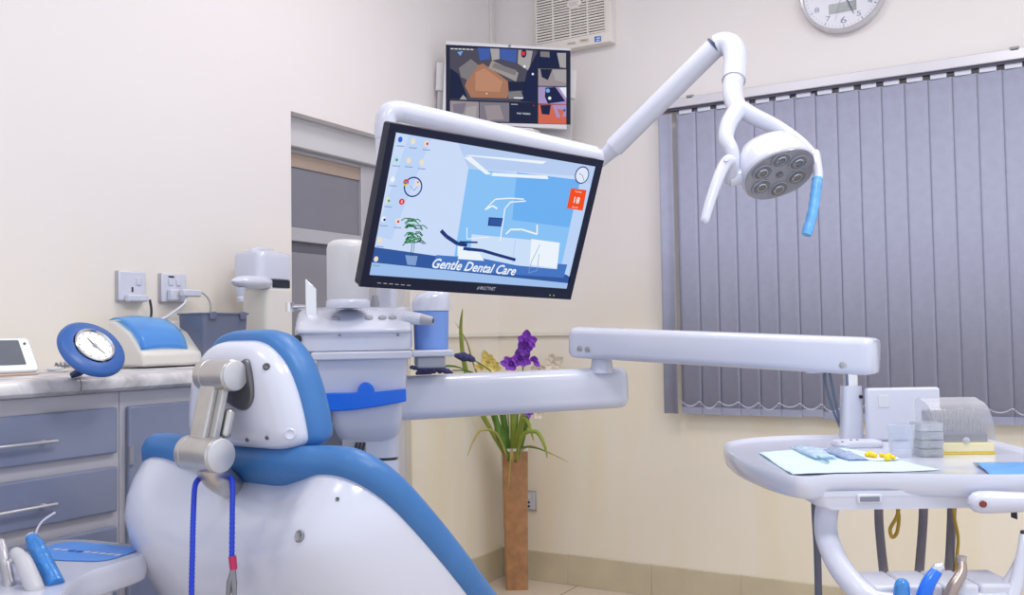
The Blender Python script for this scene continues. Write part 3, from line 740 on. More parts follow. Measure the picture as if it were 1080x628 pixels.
# instruments resting in it
BWRAP = mat('blue_plastic_sleeve', srgb(52, 132, 210), 0.25, nz=0.22, nscale=35, bump=0.4, bscale=40, coat=0.4)
ins = Thing('suction_handle', 'suction handle in a wrinkled blue sleeve with a thin wire tip on the left tray', 'suction handle', onZ(59, 617, AZ), group='suction handles on the left tray')
pa, pb_ = onZ(59, 617, AZ), P(33, 567, 1.53)
q = [ins.l(pa.lerp(pb_, t)) for t in (0, .2, .45, .7, .82, .92, 1.0)]
MB().tube(q, [.0135, .0135, .0135, .013, .0135, .011, .0095], 16).build('sleeve', BWRAP, ins)
ax_ = (q[-1]-q[-2]).normalized()
tq = ins.l(P(31, 566.5, 1.52))
MB().cyl(q[-1]-ax_*.002, q[-1]+ax_*.004, .0075, n=16).build('open_end', mat('grey_white_tip', (0.55, 0.56, 0.60), 0.4, nz=0.05), ins)
MB().tube(spl([ins.l(P(37, 566, 1.53)), ins.l(P(40, 557, 1.53)), ins.l(P(46, 549, 1.53)), ins.l(P(58, 541, 1.53))], 6), .0017, 8).build('wire_tip', WHITE2, ins)
i2 = Thing('suction_handle', 'bare pale grey suction handle with black end, middle of the left tray', 'suction handle', onZ(36, 622, AZ), group='suction handles on the left tray')
q = [i2.l(p) for p in (onZ(37, 622, AZ), P(29, 603, 1.46), P(24, 592, 1.47), P(17, 584, 1.48), P(11, 593, 1.475))]
MB().tube(spl(q[:4], 4), [.0135, .0135, .0135, .0135, .0135, .0135, .013, .013, .0125, .0115, .011, .011, .010], 16, roundcap=True).build('grip', mat('pale_grey_plastic', (0.55, 0.55, 0.60), 0.35, nz=0.05), i2)
MB().cyl(q[3], q[4], .008, .006, 14).build('nozzle', STEEL, i2)
i3 = Thing('suction_handle', 'slim grey metal handpiece at the far left of the left tray', 'handpiece', onZ(10, 618, AZ))
q = [i3.l(p) for p in (onZ(10, 618, AZ), P(6, 597, 1.50), P(3, 583, 1.51), P(1, 573, 1.52))]
MB().tube(spl(q, 4), [.009]*6+[.0085]*4+[.0075]*3, 14, roundcap=True).build('grip', mat('grey_metal', (0.50, 0.50, 0.54), 0.35, metal=0.4, nz=0.05), i3)

# ================================================================== DENTAL UNIT COLUMN
UC = P(383, 372, 2.50); UC.z = 0
UR = TH+0.15
un = Thing('dental_unit', 'white dental unit column with control box and blue front trim behind the chair', 'dental unit', UC, UR)
ufd = -.12   # local y of the front
FD = 2.38
def ux(px, D=FD, py=370): return un.px(px, py, D).x
def uz(py, px=383, D=FD): return un.px(px, py, D).z
x0, x1 = un.px(328, 371, 2.34).x, un.px(478, 366, 2.43).x
zs1, zs0 = uz(371), uz(379.5)
xh1 = un.px(432, 371, 2.41).x
sh_ = MB().box((x0, ufd-.02, zs0), (xh1+.005, .085, zs1)); sh_.build('shelf', WHITE2, un, bevel=.004)
MB().box((xh1+.005, ufd-.005, zs0+.004), (x1, .085, zs1)).build('side_shelf', WHITE2, un, bevel=.004)
MB().box((xh1+.02, ufd+.02, uz(390)), (x1-.02, .08, zs0+.004)).build('side_bracket', mat('under_shelf_grey_plastic', (0.48, 0.49, 0.54), 0.4, nz=0.02), un, bevel=.005)  # small block of grey plastic under the side shelf
# control box: profile swept along x
bx0, bx1 = un.px(309, 345, 2.36).x, un.px(435, 345, 2.41).x
ztop, zslope, zlip, zrec = uz(323), uz(346), uz(351), uz(352.5)
prof = [(.075, zs1+.001), (.075, ztop-.015), (.068, ztop-.003), (.05, ztop), (.02, ztop+.002), (-.005, ztop-.006), (-.105, zslope+.004), (-.115, zslope-.004), (-.115, zlip), (-.10, zrec), (-.095, zs1+.001)]
cb_ = MB()
def pr(s): 
    yc, zc = .02, (ztop+zs1)/2
    return [(yc+(y-yc)*s, zc+(z-zc)*s) for y, z in prof]
rings = []
for x, s in ((bx0, .55), (bx0+.004, .75), (bx0+.014, .92), (bx0+.03, 1.0), (bx1-.02, 1), (bx1-.006, .96), (bx1, .85)):
    rings.append([Vector((x, y, z)) for y, z in pr(s)])
cb_.loft(rings)
cbo = cb_.build('control_box', WHITE, un, bevel=.004, angle=45)
sd = Vector((0, -.10, zslope+.004-(ztop-.006))).normalized(); sn = Vector((0, sd.z, -sd.y)); sn = sn if sn.z > 0 else -sn
for px_ in (353.5, 389, 403.5, 414.5):
    t = .55; c = Vector((un.px(px_, 336, 2.40).x, -.005-.10*t, ztop-.006+(zslope+.004-ztop+.006)*t))
    MB().lathe([(.0105, 0), (.0105, .004), (.009, .006), (.0005, .0063)], c, 20, ax=sn).build('button', mat('button_grey', (0.38, 0.38, 0.43), 0.4, nz=0.03), cbo)
for px_ in (358, 420):
    c = Vector((un.px(px_, 354, 2.38).x, -.099, un.px(px_, 353.5, 2.38).z)); MB().disc(c, (0, 1, 0), .004, 0, 12, .006).build('screw', GREY, cbo)
c = un.px(316.5, 351, 2.33); c.y = -.09
MB().lathe([(.011, 0), (.011, .008), (.0005, .010)], Vector((bx0+.012, -.085, (zslope+zs1)/2+.004)), 20, ax=(-.55, -.83, 0)).build('side_knob', DARK, cbo)
txt = MB(); 
for i in range(14):
    c = Vector((un.px(355, 330, 2.45).x+.008*i, -.012, ztop-.0075)); txt.disc(c+sn*.001, sn, .0016, 0, 6, .001)
txt.build('legend_dots', GREY, cbo)
nz0, nz1 = Vector((bx1-.02, -.06, (ztop+zslope)/2)), Vector((bx1+.055, -.085, (ztop+zslope)/2-.012))
MB().tube([nz0, nz0.lerp(nz1, .6)], [.018, .016], 18).build('nozzle', WHITE, un)
MB().tube([nz0.lerp(nz1, .6), nz1], [.0155, .011], 18).build('nozzle_tip', mat('mid_grey_plastic', (0.42, 0.42, 0.48), 0.4, nz=0.03), un)
MB().disc(nz1+Vector((.0005, 0, 0)), nz1-nz0, .006, 0, 14, .002).build('nozzle_hole', DARK, un)
# housing with blue trim
hx0, hx1 = un.px(334, 395, FD).x, un.px(430, 395, 2.42).x
def rb(xa, xb, ya, yb, z, r): return [Vector((p.x, p.y, z)) for p in rrect(xa, ya, xb, yb, r)]
zc0 = uz(416)
MB().loft([rb(hx0+.004, hx1-.006, ufd+.01, .075, zc0, .012), rb(hx0, hx1, ufd, .08, zs0-.0005, .012)]).build('upper_housing', WHITE, un, angle=40)
# blue trim: flat band with a convex lower edge and a round notch
tx0, tx1 = un.px(345, 415, FD).x, un.px(428, 415, 2.42).x
zt1, zt0, ztm = uz(414), uz(427), uz(433)
poly = [(tx0-.03, zt1), ]
nxc = un.px(386, 412, FD).x
for k in range(9):
    a = PI-PI*k/8; poly.append((nxc+.022*math.cos(a), zt1+.0+.026*math.sin(a)))
poly.append((tx1, zt1+.006)); poly.append((tx1, zt0+.006))
for k in range(1, 9):
    t = k/9; poly.append((tx1+(tx0-.03-tx1)*t, zt0+.006-(zt0+.006-ztm)*math.sin(PI*min(1, t*.62+.0))))
poly.append((tx0-.03, ztm+.004))
MB().prism([(x, ufd-.012, z) for x, z in poly], (0, .03, 0)).build('blue_trim', BLUEP, un, bevel=.003, label='bright blue trim with a round notch')
lx0, lx1 = un.px(350, 440, FD).x, un.px(424, 440, 2.42).x
MB().loft([rb(lx0+.03, lx1-.035, ufd+.06, .078, uz(474), .03), rb(lx0+.012, lx1-.008, ufd+.03, .078, uz(462), .03), rb(lx0, lx1, ufd+.015, .078, uz(448), .03), rb(lx0, lx1+.002, ufd+.01, .078, uz(432), .02), rb(lx0, lx1+.004, ufd+.01, .078, zc0, .012)]).build('lower_housing', WHITE2, un, angle=60)
cx0, cx1 = un.px(362, 460, FD).x, un.px(421, 460, 2.42).x
MB().loft([rb(cx0, cx1, ufd+.05, .078, uz(487), .03), rb(cx0, cx1, ufd+.045, .078, uz(455), .03)]).build('column', WHITE2, un, angle=60)
MB().loft([rb(cx0+.004, cx1-.004, ufd+.054, .074, uz(490), .03), rb(cx0+.004, cx1-.004, ufd+.054, .074, uz(487), .03)]).build('gap_ring', DARK, un, angle=60)
MB().loft([rb(cx0-.02, cx1+.02, ufd-.0, .08, 0, .03), rb(cx0-.02, cx1+.02, ufd-.0, .08, .30, .03), rb(cx0, cx1, ufd+.045, .078, uz(490), .03)]).build('pedestal', WHITE, un, angle=60)
hp = [un.px(x, y, 2.36) for x, y in ((361, 464), (386, 466.5), (386, 480), (361, 472))]
MB().prism(hp, (0, .01, 0)).build('outlet_panel', mat('panel_grey', (0.42, 0.43, 0.47), 0.4, nz=0.03), un)
vt = MB()
for x in (374, 378, 382): vt.tube([un.px(x+2.5, 467, 2.35), un.px(x-.5, 479, 2.35)], .0035, 8)
vt.build('tube_end', DARK, un)
# water bottle screwed on top
bt = un.px(367, 318, 2.44); bz0 = ztop
BOT = mat('milky_bottle', (0.66, 0.66, 0.69), 0.3, nz=0.03, nscale=5)
rb_ = .0545
wb = MB().lathe([(rb_*.96, bz0+.018), (rb_, bz0+.024), (rb_, bz0+.130), (rb_*1.0, bz0+.155), (rb_*.93, bz0+.168), (rb_*.7, bz0+.176), (.001, bz0+.178)], (bt.x, bt.y, 0), 32)
wbo = wb.build('water_bottle', BOT, un, angle=50, label='milky white upturned water bottle')
MB().lathe([(rb_*1.02, bz0-.004), (rb_*1.06, bz0+.002), (rb_*1.04, bz0+.016), (rb_*.97, bz0+.020)], (bt.x, bt.y, 0), 32).build('bottle_collar', WHITE, wbo)
# cup filler / spout at the left
sp0 = un.px(328, 325, 2.46); sx = sp0.x
zsp1, zsp0 = un.px(326, 294, 2.46).z, ztop-.05
MB().loft([[Vector((sx+x, sp0.y+y, z)) for x, y in ((-.014, -.008), (.016, -.008), (.016, .008), (-.014, .008))] for z in (zsp0, zsp1-.03)]+[[Vector((sx-.014, sp0.y-.008, zsp1+.0)), Vector((sx+.016, sp0.y-.008, zsp1-.028)), Vector((sx+.016, sp0.y+.008, zsp1-.028)), Vector((sx-.014, sp0.y+.008, zsp1))]]).build('spout_blade', CHROME, un, bevel=.003)
MB().cyl(Vector((sx-.055, sp0.y, zsp0+.052)), Vector((sx-.01, sp0.y, zsp0+.052)), .007).cyl(Vector((sx-.055, sp0.y, zsp0+.04)), Vector((sx-.055, sp0.y, zsp0+.064)), .011).build('spout_valve', CHROME, un)
MB().lathe([(.014, ztop-.01), (.012, ztop+.012), (.009, ztop+.028), (.008, ztop+.034), (.0005, ztop+.035)], (un.px(395.5, 318, 2.42).x, .045, 0), 16).build('small_valve', mat('valve_grey', (0.30, 0.31, 0.36), 0.4, nz=0.03), un)
# fixed arm sweeping away to the right
def beam_rings(pts, hw_, hh_, r, T, taper=None):
    """rounded-rectangle section swept along horizontal points, rounded ends"""
    pts = [Vector(p) for p in pts]; rings = []
    d = (pts[-1]-pts[0]).normalized(); sd_ = d.cross(UP).normalized(); up_ = sd_.cross(d)
    L = (pts[-1]-pts[0]).length
    sec = rrect(-hw_, -hh_, hw_, hh_, r, 5)
    steps = [(0, .72), (.006, .88), (.014, .96), (.026, 1), (L-.026, 1), (L-.014, .96), (L-.006, .88), (L, .72)]
    for s_, k in steps:
        c = pts[0]+d*s_; t = s_/L; kk = 1 if not taper else (1+(taper-1)*t)
        rings.append([c+(sd_*(p.x*(1-(1-k)*.8))+up_*(p.y*(1-(1-k)*.5)))*kk for p in sec])
    return rings
b1a, b1b = un.px(405, 421, 2.50), un.px(656, 408.5, 2.74)
MB().loft(beam_rings([b1a, b1b], .05, .0595, .03, un)).build('support_beam', WHITE, un, angle=50)
pj = un.px(635, 400, 2.68)
zb1 = b1b.z+.045
MB().lathe([(.034, zb1), (.031, zb1+.02), (.028, zb1+.048), (.001, zb1+.049)], (pj.x, pj.y, 0), 24).build('pivot_boss', WHITE, un)
MB().lathe([(.019, zb1+.045), (.019, un.px(635, 378, 2.68).z+.004)], (pj.x, pj.y, 0), 20).build('pivot_pin', CHROME, un)

# blue lidded tub on the side shelf
tbx = un.M @ Vector((un.px(457.5, 366, 2.42).x, -.01, zs1))
tu = Thing('lidded_tub', 'translucent blue tub with a white slanted lid on the unit side shelf', 'tub', tbx+Vector((0, 0, .0005)), UR)
rt = .0485; hz = un.px(458, 326, 2.45).z-zs1
def oval(rx, ry, z, sl=0.0, n=28): return [Vector((rx*math.cos(2*PI*j/n), ry*math.sin(2*PI*j/n), z+sl*math.cos(2*PI*j/n))) for j in range(n)]
MB().loft([oval(rt*.94, rt*.8, 0), oval(rt*.95, rt*.82, .004), oval(rt, rt*.85, hz)]).build('tub_body', mat('tub_blue', srgb(118, 156, 226), 0.3, nz=0.04, nscale=6), tu, angle=50)
zl = un.px(458, 306, 2.45).z-zs1
MB().loft([oval(rt*1.06, rt*.92, hz-.004), oval(rt*1.08, rt*.95, hz+.008), oval(rt*1.06, rt*.93, zl-.022, .010), oval(rt*.98, rt*.85, zl-.010, .012), oval(rt*.75, rt*.65, zl-.001, .009), oval(rt*.3, rt*.3, zl+.004, .003)]).build('lid', WHITE, tu, angle=60)

# ================================================================== DELIVERY UNIT (second arm, post, tray)
DLo = P(940, 480, 1.90); DLo.z = 0
dl_ = Thing('delivery_unit', 'white instrument delivery tray hanging from a long swing arm', 'delivery unit', DLo, TH)
a, b2 = dl_.px(607, 361, 2.72), dl_.px(924, 376.2, 2.20)
sw = MB().loft(beam_rings([a, b2], .045, .045, .02, dl_)).build('swing_arm', WHITE, dl_, angle=50)
sd_ = (b2-a).normalized().cross(UP).normalized(); 
if (dl_.M.to_3x3() @ sd_).dot(CAMY) > 0: sd_ = -sd_
for px_, py_, D in ((622.5, 367.5, 2.70), (631, 368, 2.685), (897.5, 384.5, 2.25)):
    c0 = dl_.px(px_, py_, D); c = c0-sd_*((c0-a).dot(sd_))+sd_*.0452
    MB().lathe([(.008, 0), (.008, .003), (.005, .004), (.0005, .003)], c, 14, ax=sd_).build('bolt', STEEL, sw)
for px_, D in ((858, 2.28),):
    c0 = dl_.px(px_, 391, D); MB().lathe([(.02, -.006), (.02, .012), (.016, .014)], Vector((c0.x, c0.y, c0.z)), 16).build('underside_cap', WHITE2, sw)
pt = dl_.px(897, 393, 2.23); 
zA, zB, zC = pt.z+.006, dl_.px(897, 407, 2.23).z, dl_.px(896, 462, 2.20).z
MB().lathe([(.018, zB), (.018, zA)], (pt.x, pt.y, 0), 20).build('pivot_pin', CHROME, dl_)
MB().loft([rb(pt.x-.027, pt.x+.022, pt.y-.024, pt.y+.024, .84, .012), rb(pt.x-.0265, pt.x+.0215, pt.y-.024, pt.y+.025, zC, .012), rb(pt.x-.022, pt.x+.022, pt.y-.022, pt.y+.022, zB, .012)]).build('post', WHITE, dl_, angle=50)
c = dl_.px(903, 419, 2.2); MB().disc(Vector((pt.x+.014, pt.y-.024, c.z)), (0, 1, 0), .0045, 0, 12, .006).build('post_screw', DARK, dl_)
MB().tube(spl([(pt.x-.045, pt.y+.02, zA+.0), (pt.x-.04, pt.y+.02, zB+.01), (pt.x-.03, pt.y+.02, zB-.05), (pt.x-.024, pt.y+.012, zB-.09)], 6), .003, 8).tube(spl([(pt.x-.052, pt.y+.03, zA+.0), (pt.x-.05, pt.y+.03, zB), (pt.x-.036, pt.y+.025, zB-.06), (pt.x-.024, pt.y+.014, zB-.10)], 6), .003, 8).build('cable', mat('blue_grey_cable', (0.10, 0.14, 0.22), 0.5, nz=0.03), dl_)
TZ = .888
tp = [(763, 473), (770, 468), (800, 463.5), (860, 461), (940, 461), (1030, 464), (1072, 473), (1112, 484), (1118, 492), (1100, 502), (1060, 504), (940, 503), (880, 503.5), (846, 506), (812, 499), (780, 487), (767, 479)]
tl_ = [dl_.l(onZ(x, y, TZ)) for x, y in tp]
to = spl(tl_, 4, closed=True); tc_ = sum(tl_, Vector())/len(tl_)
def tr_(s, z): return [Vector((tc_.x+(p.x-tc_.x)*s, tc_.y+(p.y-tc_.y)*s, z)) for p in to]
MB().loft([tr_(.90, TZ-.040), tr_(.965, TZ-.036), tr_(.985, TZ-.030), tr_(1.0, TZ-.012), tr_(1.0, TZ+.0), tr_(.992, TZ+.005), tr_(.98, TZ+.004), tr_(.965, TZ-.001), tr_(.93, TZ-.003), tr_(.5, TZ-.003)]).build('tray', WHITE, dl_, angle=60)
MB().loft([tr_(.972, TZ-.034), tr_(.976, TZ-.0318), tr_(.972, TZ-.029)]).build('tray_seam', mat('seam_grey', (0.30, 0.30, 0.38), 0.5, nz=0.02), dl_)  # thin dark grey joint line round the tray
by0 = dl_.px(900, 525, 1.64).y; bxL, bxR = dl_.px(857, 530, 1.64).x, dl_.px(1090, 530, 1.64).x
zb_t, zb_b = dl_.px(900, 518, 1.64).z, dl_.px(900, 538, 1.64).z
MB().loft([rb(bxL+.02, bxR-.02, by0, by0+.34, zb_b, .02), rb(bxL+.006, bxR, by0, by0+.36, zb_b+.008, .02), rb(bxL, bxR, by0-.002, by0+.38, zb_t, .02), rb(bxL, bxR, by0-.002, by0+.38, TZ-.034, .02)]).build('tray_body', WHITE, dl_, angle=50)
wx0, wx1 = dl_.px(904, 527, 1.635).x, dl_.px(931, 527, 1.635).x; wz0, wz1 = dl_.px(917, 532, 1.635).z, dl_.px(917, 521.5, 1.635).z
MB().box((wx0, by0-.006, wz0), (wx1, by0+.01, wz1)).build('display_frame', WHITE2, dl_, bevel=.003)
MB().box((wx0+.005, by0-.008, wz0+.0045), (wx1-.006, by0-.004, wz1-.004)).build('display_window', mat('dim_lcd', (0.20, 0.22, 0.27), 0.25, nz=0.05), dl_, bevel=.001)
# side handle
hA, hB = dl_.px(1033, 530, 1.60), dl_.px(1110, 530, 1.56)
MB().tube([hA, hA.lerp(hB, .15), hA.lerp(hB, .5), hB], [.019, .0195, .017, .0155], 20, roundcap=True).build('side_handle', WHITE, dl_)
hc_ = dl_.px(1038, 532.5, 1.575); hc_.y = hA.y+(hB.y-hA.y)*.06-.0235; MB().lathe([(.006, 0), (.0055, .004), (.0005, .0045)], hc_+Vector((0, .006, 0)), 14, ax=(0, -1, 0)).build('handle_button', mat('dark_red_plastic', (0.20, 0.03, 0.03), 0.35, nz=0.03), dl_)
MB().box(dl_.px(1066, 546, 1.62), dl_.px(1073, 540, 1.60)+Vector((0, 0, .01))).build('foot_stop', DARK, dl_, bevel=.002)
# holder frame
hf = MB(); Dh = 1.70
def htube(pts, r): hf.tube(spl([dl_.px(x, y, D) for x, y, D in pts], 6), r, 18)
htube([(874, 530, 1.70), (871, 548, 1.70), (873, 570, 1.68), (885, 597, 1.63), (905, 622, 1.58), (925, 634, 1.56), (960, 640, 1.55)], .0205)
htube([(1100, 530, 1.70), (1096, 550, 1.70), (1086, 585, 1.65), (1068, 618, 1.58), (1045, 634, 1.56), (1000, 640, 1.55)], .018)
hf.build('holder_frame', WHITE, dl_)
hbx0, hbx1 = dl_.px(920, 612, 1.56).x, dl_.px(1072, 612, 1.56).x; hz1 = dl_.px(1000, 616, 1.56).z
hy = dl_.px(1000, 616, 1.56).y
for i, (a_, c_) in enumerate(((0, .23), (.235, .48), (.485, .73), (.735, 1.0))):
    MB().box((hbx0+(hbx1-hbx0)*a_, hy-.01, hz1-.05), (hbx0+(hbx1-hbx0)*c_-.001, hy+.09, hz1)).build('instrument_holder', WHITE2, dl_, bevel=.006, seg=3)
hz_ = zb_b+.004
def hose(pts, r, m): MB().tube(spl([dl_.px(x, y, D) for x, y, D in pts], 8), r, 10).build('hose', m, dl_)
hose([(859, 519, 1.84), (860, 545, 1.86), (862, 580, 1.87), (863.5, 640, 1.87), (864, 700, 1.86)], .0075, HOSED)
hose([(927, 528, 1.80), (927, 550, 1.80), (930, 585, 1.75), (934, 618, 1.66), (937, 640, 1.62)], .0085, HOSE)
hose([(974, 528, 1.80), (973.5, 550, 1.80), (971, 585, 1.75), (968, 620, 1.66), (966, 640, 1.62)], .0085, HOSE)
hose([(1004, 528, 1.80), (1003.5, 550, 1.80), (1002, 585, 1.75), (999.5, 620, 1.66), (998, 640, 1.62)], .0085, HOSE)
hose([(949, 530, 1.82), (946, 545, 1.82), (939, 558, 1.82), (941, 567, 1.82), (946, 562, 1.82), (948, 545, 1.825), (944, 530, 1.83)], .0035, YELC)
hose([(1005, 528, 1.78), (1007, 548, 1.78), (1010.5, 568, 1.76), (1009, 590, 1.73), (1006, 620, 1.66)], .003, YELC)

# handpieces standing in the holders
def hpiece(name, label, pts, rr_, m, tip=None, tipm=None):
    base = P(*pts[0]); t = Thing(name, label, 'handpiece', base, group='handpieces on the instrument holder')
    q = spl([t.l(P(*p)) for p in pts], 5)
    n = len(q); rs = [rr_[0]+(rr_[-1]-rr_[0])*i/(n-1) if len(rr_) == 2 else rr_[min(len(rr_)-1, int(i*len(rr_)/n))] for i in range(n)]
    MB().tube(q, rs, 16, roundcap=True).build('grip', m, t)
    if tip: MB().tube([t.l(P(*p)) for p in tip[0]], tip[1], 14).build('head', tipm, t)
    return t
hpiece('dental_handpiece', 'short handpiece with crinkled clear blue wrap in the left holder', [(951, 634, 1.53), (951, 624, 1.53), (951.5, 618, 1.53)], (.014, .012), BWRAP)
hpiece('dental_handpiece', 'bent bright blue handpiece with silver head on the instrument holder', [(973, 634, 1.52), (979, 616, 1.52), (987, 604, 1.53)], (.0125, .0095), BLUEP, ([(986, 604.5, 1.53), (990, 599, 1.53), (994, 597.5, 1.53)], [.009, .0085, .007]), mat('silver_wrap', (0.62, 0.66, 0.75), 0.25, metal=0.5, nz=0.1))
hpiece('dental_handpiece', 'bare brown grey metal handpiece leaning on the instrument holder', [(1000, 634, 1.54), (1006, 619, 1.54), (1014, 605, 1.55), (1014.5, 592, 1.56)], (.0115, .007), mat('bronze_metal', (0.40, 0.33, 0.30), 0.35, metal=0.7, nz=0.06), ([(1014.2, 593, 1.56), (1014.2, 587, 1.56)], [.0075, .008]), STEEL)
hpiece('dental_handpiece', 'white handpiece with dark tip at the right edge of the instrument holder', [(1066, 634, 1.55), (1073, 610, 1.56), (1079, 580, 1.57), (1080, 566, 1.58)], (.012, .0075), WHITE, ([(1080, 566, 1.58), (1079.5, 560, 1.58)], [.006, .005]), DARK)

# ------------------------------------------------------------------ things on the delivery tray
TS = TZ-.003
def patch(corners, zf, n=14, m=14, droop=None):
    a, b, c, d = [Vector(p) for p in corners]
    def fn(u, v):
        p = (a*(1-u)+b*u)*(1-v)+(d*(1-u)+c*u)*v
        return p+Vector((0, 0, zf(u, v)))
    return fn
def zz(x, y): return onZ(x, y, TS)
nap = MB()
nf = patch((zz(800, 479), zz(836, 502.5), zz(992, 497), zz(890, 473)), lambda u, v: .0028+.0012*math.sin(u*7+v*5)+.001*noise.noise(Vector((u*6, v*6, 1))))
nap.grid(nf, 20, 20)
# corner hanging over the front edge of the tray
tag(nap.build('blue_napkin', mat('pale_blue_paper', srgb(206, 230, 244), 0.7, nz=0.03), solid=.0008), 'pale blue paper napkin spread on the delivery tray', 'napkin')
def pouch(name, label, p0, p1, wd_, m, hgt_, seed, cat):
    a, b = zz(*p0), zz(*p1); d = (b-a); sdv = d.normalized().cross(UP)
    def fn(u, v):
        k = math.sin(PI*min(max(v, 0), 1))**.5*math.sin(PI*min(max(u, .001), .999))**.35
        return a+d*u+sdv*(v-.5)*wd_+Vector((0, 0, .0065+hgt_*k*(.75+.5*noise.noise(Vector((u*9, v*4, seed))))))
    m_ = MB().grid(fn, 28, 10)
    return tag(m_.build(name, m, solid=.0006), label, cat)
CLR = clear('clear_film', (0.80, 0.90, 0.98), 0.38, 0.1, (0.62, 0.76, 0.90))
CLB = clear('blue_grey_film', (0.62, 0.74, 0.92), 0.5, 0.1, (0.42, 0.52, 0.72))
pouch('clear_pouch', 'clear bubble pouch with instrument tip on the blue napkin', (843, 475), (872, 487), .045, CLR, .012, 2.0, 'pouch')
pouch('foil_pouch', 'wrinkled blue grey pouch on the blue napkin beside the clear pouch', (875, 478), (906, 489), .040, CLB, .010, 7.0, 'pouch')
rod = MB(); rod.tube([zz(846, 478)+Vector((0, 0, .008)), zz(874, 492)+Vector((0, 0, .008))], .0022, 8)
tag(rod.build('probe', mat('teal_steel', (0.20, 0.42, 0.52), 0.3, metal=0.4, nz=0.05)), 'thin teal instrument lying along the edge of the clear pouch', 'probe')
# pale disc & yellow lump
dpc = zz(925, 486)
tag(MB().lathe([(.040, .0045), (.041, .006), (.038, .0065), (.0005, .006)], dpc, 28).build('paper_disc', mat('pale_grey_paper', (0.70, 0.76, 0.82), 0.6, nz=0.03)), 'thin pale round paper under the yellow silicone pieces', 'paper')
YL = mat('bright_yellow_rubber', (0.90, 0.66, 0.01), 0.5, nz=0.08)
def yel(name, label, pts, r):
    m_ = MB()
    for k, (x, y) in enumerate(pts):
        p = zz(x, y)+Vector((0, 0, .0068+r*.7)); m_.ball(p, r*(.8+.4*random.random()), 8, sc=(1.1, 1, .8+.4*random.random()))
    tag(m_.build(name, YL), label, 'silicone piece', 'yellow silicone pieces on the paper disc')
yel('silicone_piece', 'lumpy bright yellow piece at the left on the paper disc', [(915, 485.5), (917.5, 484), (920, 486), (923, 486.5)], .0058)
yel('silicone_piece', 'flat bright yellow piece at the right on the paper disc next to the glass', [(930, 486), (934, 487), (938, 487), (942, 488.5), (936, 489)], .0055)
# white plate device
wp0 = zz(904, 471)
wp = Thing('cotton_dispenser', 'small flat white rounded box at the back of the tray below the post', 'box', wp0+Vector((0, 0, .0004)), TH)
MB().loft([rb(-.05, .05, -.035, .035, 0, .02), rb(-.052, .052, -.037, .037, .006, .02), rb(-.05, .05, -.035, .035, .012, .02)]).build('box_body', WHITE2, wp, angle=40)
for x, y in ((-.04, -.02), (-.01, .01), (.005, .012)): MB().disc((x, y, .0125), (0, 0, 1), .0025, 0, 8, .002).build('mark', DARK, wp)
# glass tumbler
gp = zz(951, 482)
g = Thing('glass_tumbler', 'small clear glass tumbler on the delivery tray', 'glass', gp+Vector((0, 0, .0004)), TH)
GL = clear('clear_glass', (0.93, 0.95, 0.98), 0.12, 0.03, (0.80, 0.83, 0.88))
MB().lathe([(.0005, .001), (.0215, .001), (.0225, .004), (.0275, .066), (.0260, .0665), (.0212, .012), (.0005, .010)], (0, 0, 0), 32).build('tumbler', GL, g, angle=50)
# white upright box panel
pbx = zz(985, 467)
pb2 = Thing('plastic_organiser', 'white upright plastic organiser standing behind the glass tumbler', 'organiser', Vector((pbx.x, pbx.y, TS))+CAMY*.035+Vector((0, 0, .0004)), TH)
ox0, ox1 = pb2.px(943, 440, 2.02).x, pb2.px(1026, 440, 2.02).x; oz = pb2.px(985, 413.5, 2.02).z
MB().box((ox0, .0, 0), (ox1, .022, oz)).build('panel', WHITE2, pb2, bevel=.006, seg=3)
MB().box((ox0+.025, -.002, oz-.045), (ox0+.05, .001, oz-.016)).build('recess', mat('cool_white_plastic', (0.66, 0.68, 0.74), 0.4, nz=0.02), pb2, bevel=.001)
# clear stacked trays
ctp = zz(978, 481)
CTM = clear('cloudy_clear_plastic', (0.88, 0.90, 0.93), 0.35, 0.12, (0.72, 0.74, 0.78))
base = Vector((ctp.x, ctp.y, TS))
for k in range(4):
    ct_ = Thing('clear_drawer_box', ['lowest clear plastic box in the stack beside the glass', 'second clear plastic box up in the stack beside the glass', 'third clear plastic box up in the stack beside the glass', 'topmost clear plastic box in the stack beside the glass'][k], 'box', base+Vector((0, 0, .0004+.0175*k)), TH, group='clear stacked boxes')
    MB().loft([rb(-.022, .022, -.028, .03, 0, .003), rb(-.023, .023, -.029, .031, .016, .003), rb(-.0215, .0215, -.0275, .0295, .016, .003), rb(-.0205, .0205, -.0265, .0285, .002, .003)]).build('box_body', CTM, ct_, angle=40)
    MB().box((-.008, -.031, .006), (.008, -.0285, .010)).build('tab', CTM, ct_)
# bur holder with dome lid
bh0 = onZ(1022, 480, TS)
bh = Thing('bur_block', 'bur holder with a curved clear lid and yellow base on the delivery tray', 'bur holder', bh0+CAMY*.06+Vector((0, 0, .0004)), TH-.05)
wd2 = .0585; yf, yb = -.055, .055
MB().loft([rb(-wd2, wd2, yf, yb, .004, .006), rb(-wd2-.001, wd2+.001, yf-.001, yb+.001, .024, .006)]).build('base', mat('pale_yellow_plastic', (0.80, 0.74, 0.47), 0.45, nz=0.03), bh, bevel=.002)
MB().box((-wd2+.008, yf-.001, 0), (wd2, yf+.09, .0042)).build('base_foot', mat('strong_yellow_plastic', (0.78, 0.58, 0.06), 0.45, nz=0.03), bh)
blk = [(yf+.012, .0245), (yf+.014, .040), (yb-.03, .084), (yb-.008, .084), (yb-.008, .0245)]
bo = MB().prism([(-wd2+.008, y, z) for y, z in blk], (2*wd2-.016, 0, 0)).build('bur_rack', mat('slate_grey_plastic', (0.20, 0.21, 0.25), 0.45, nz=0.05), bh, bevel=.002)
bur = MB()
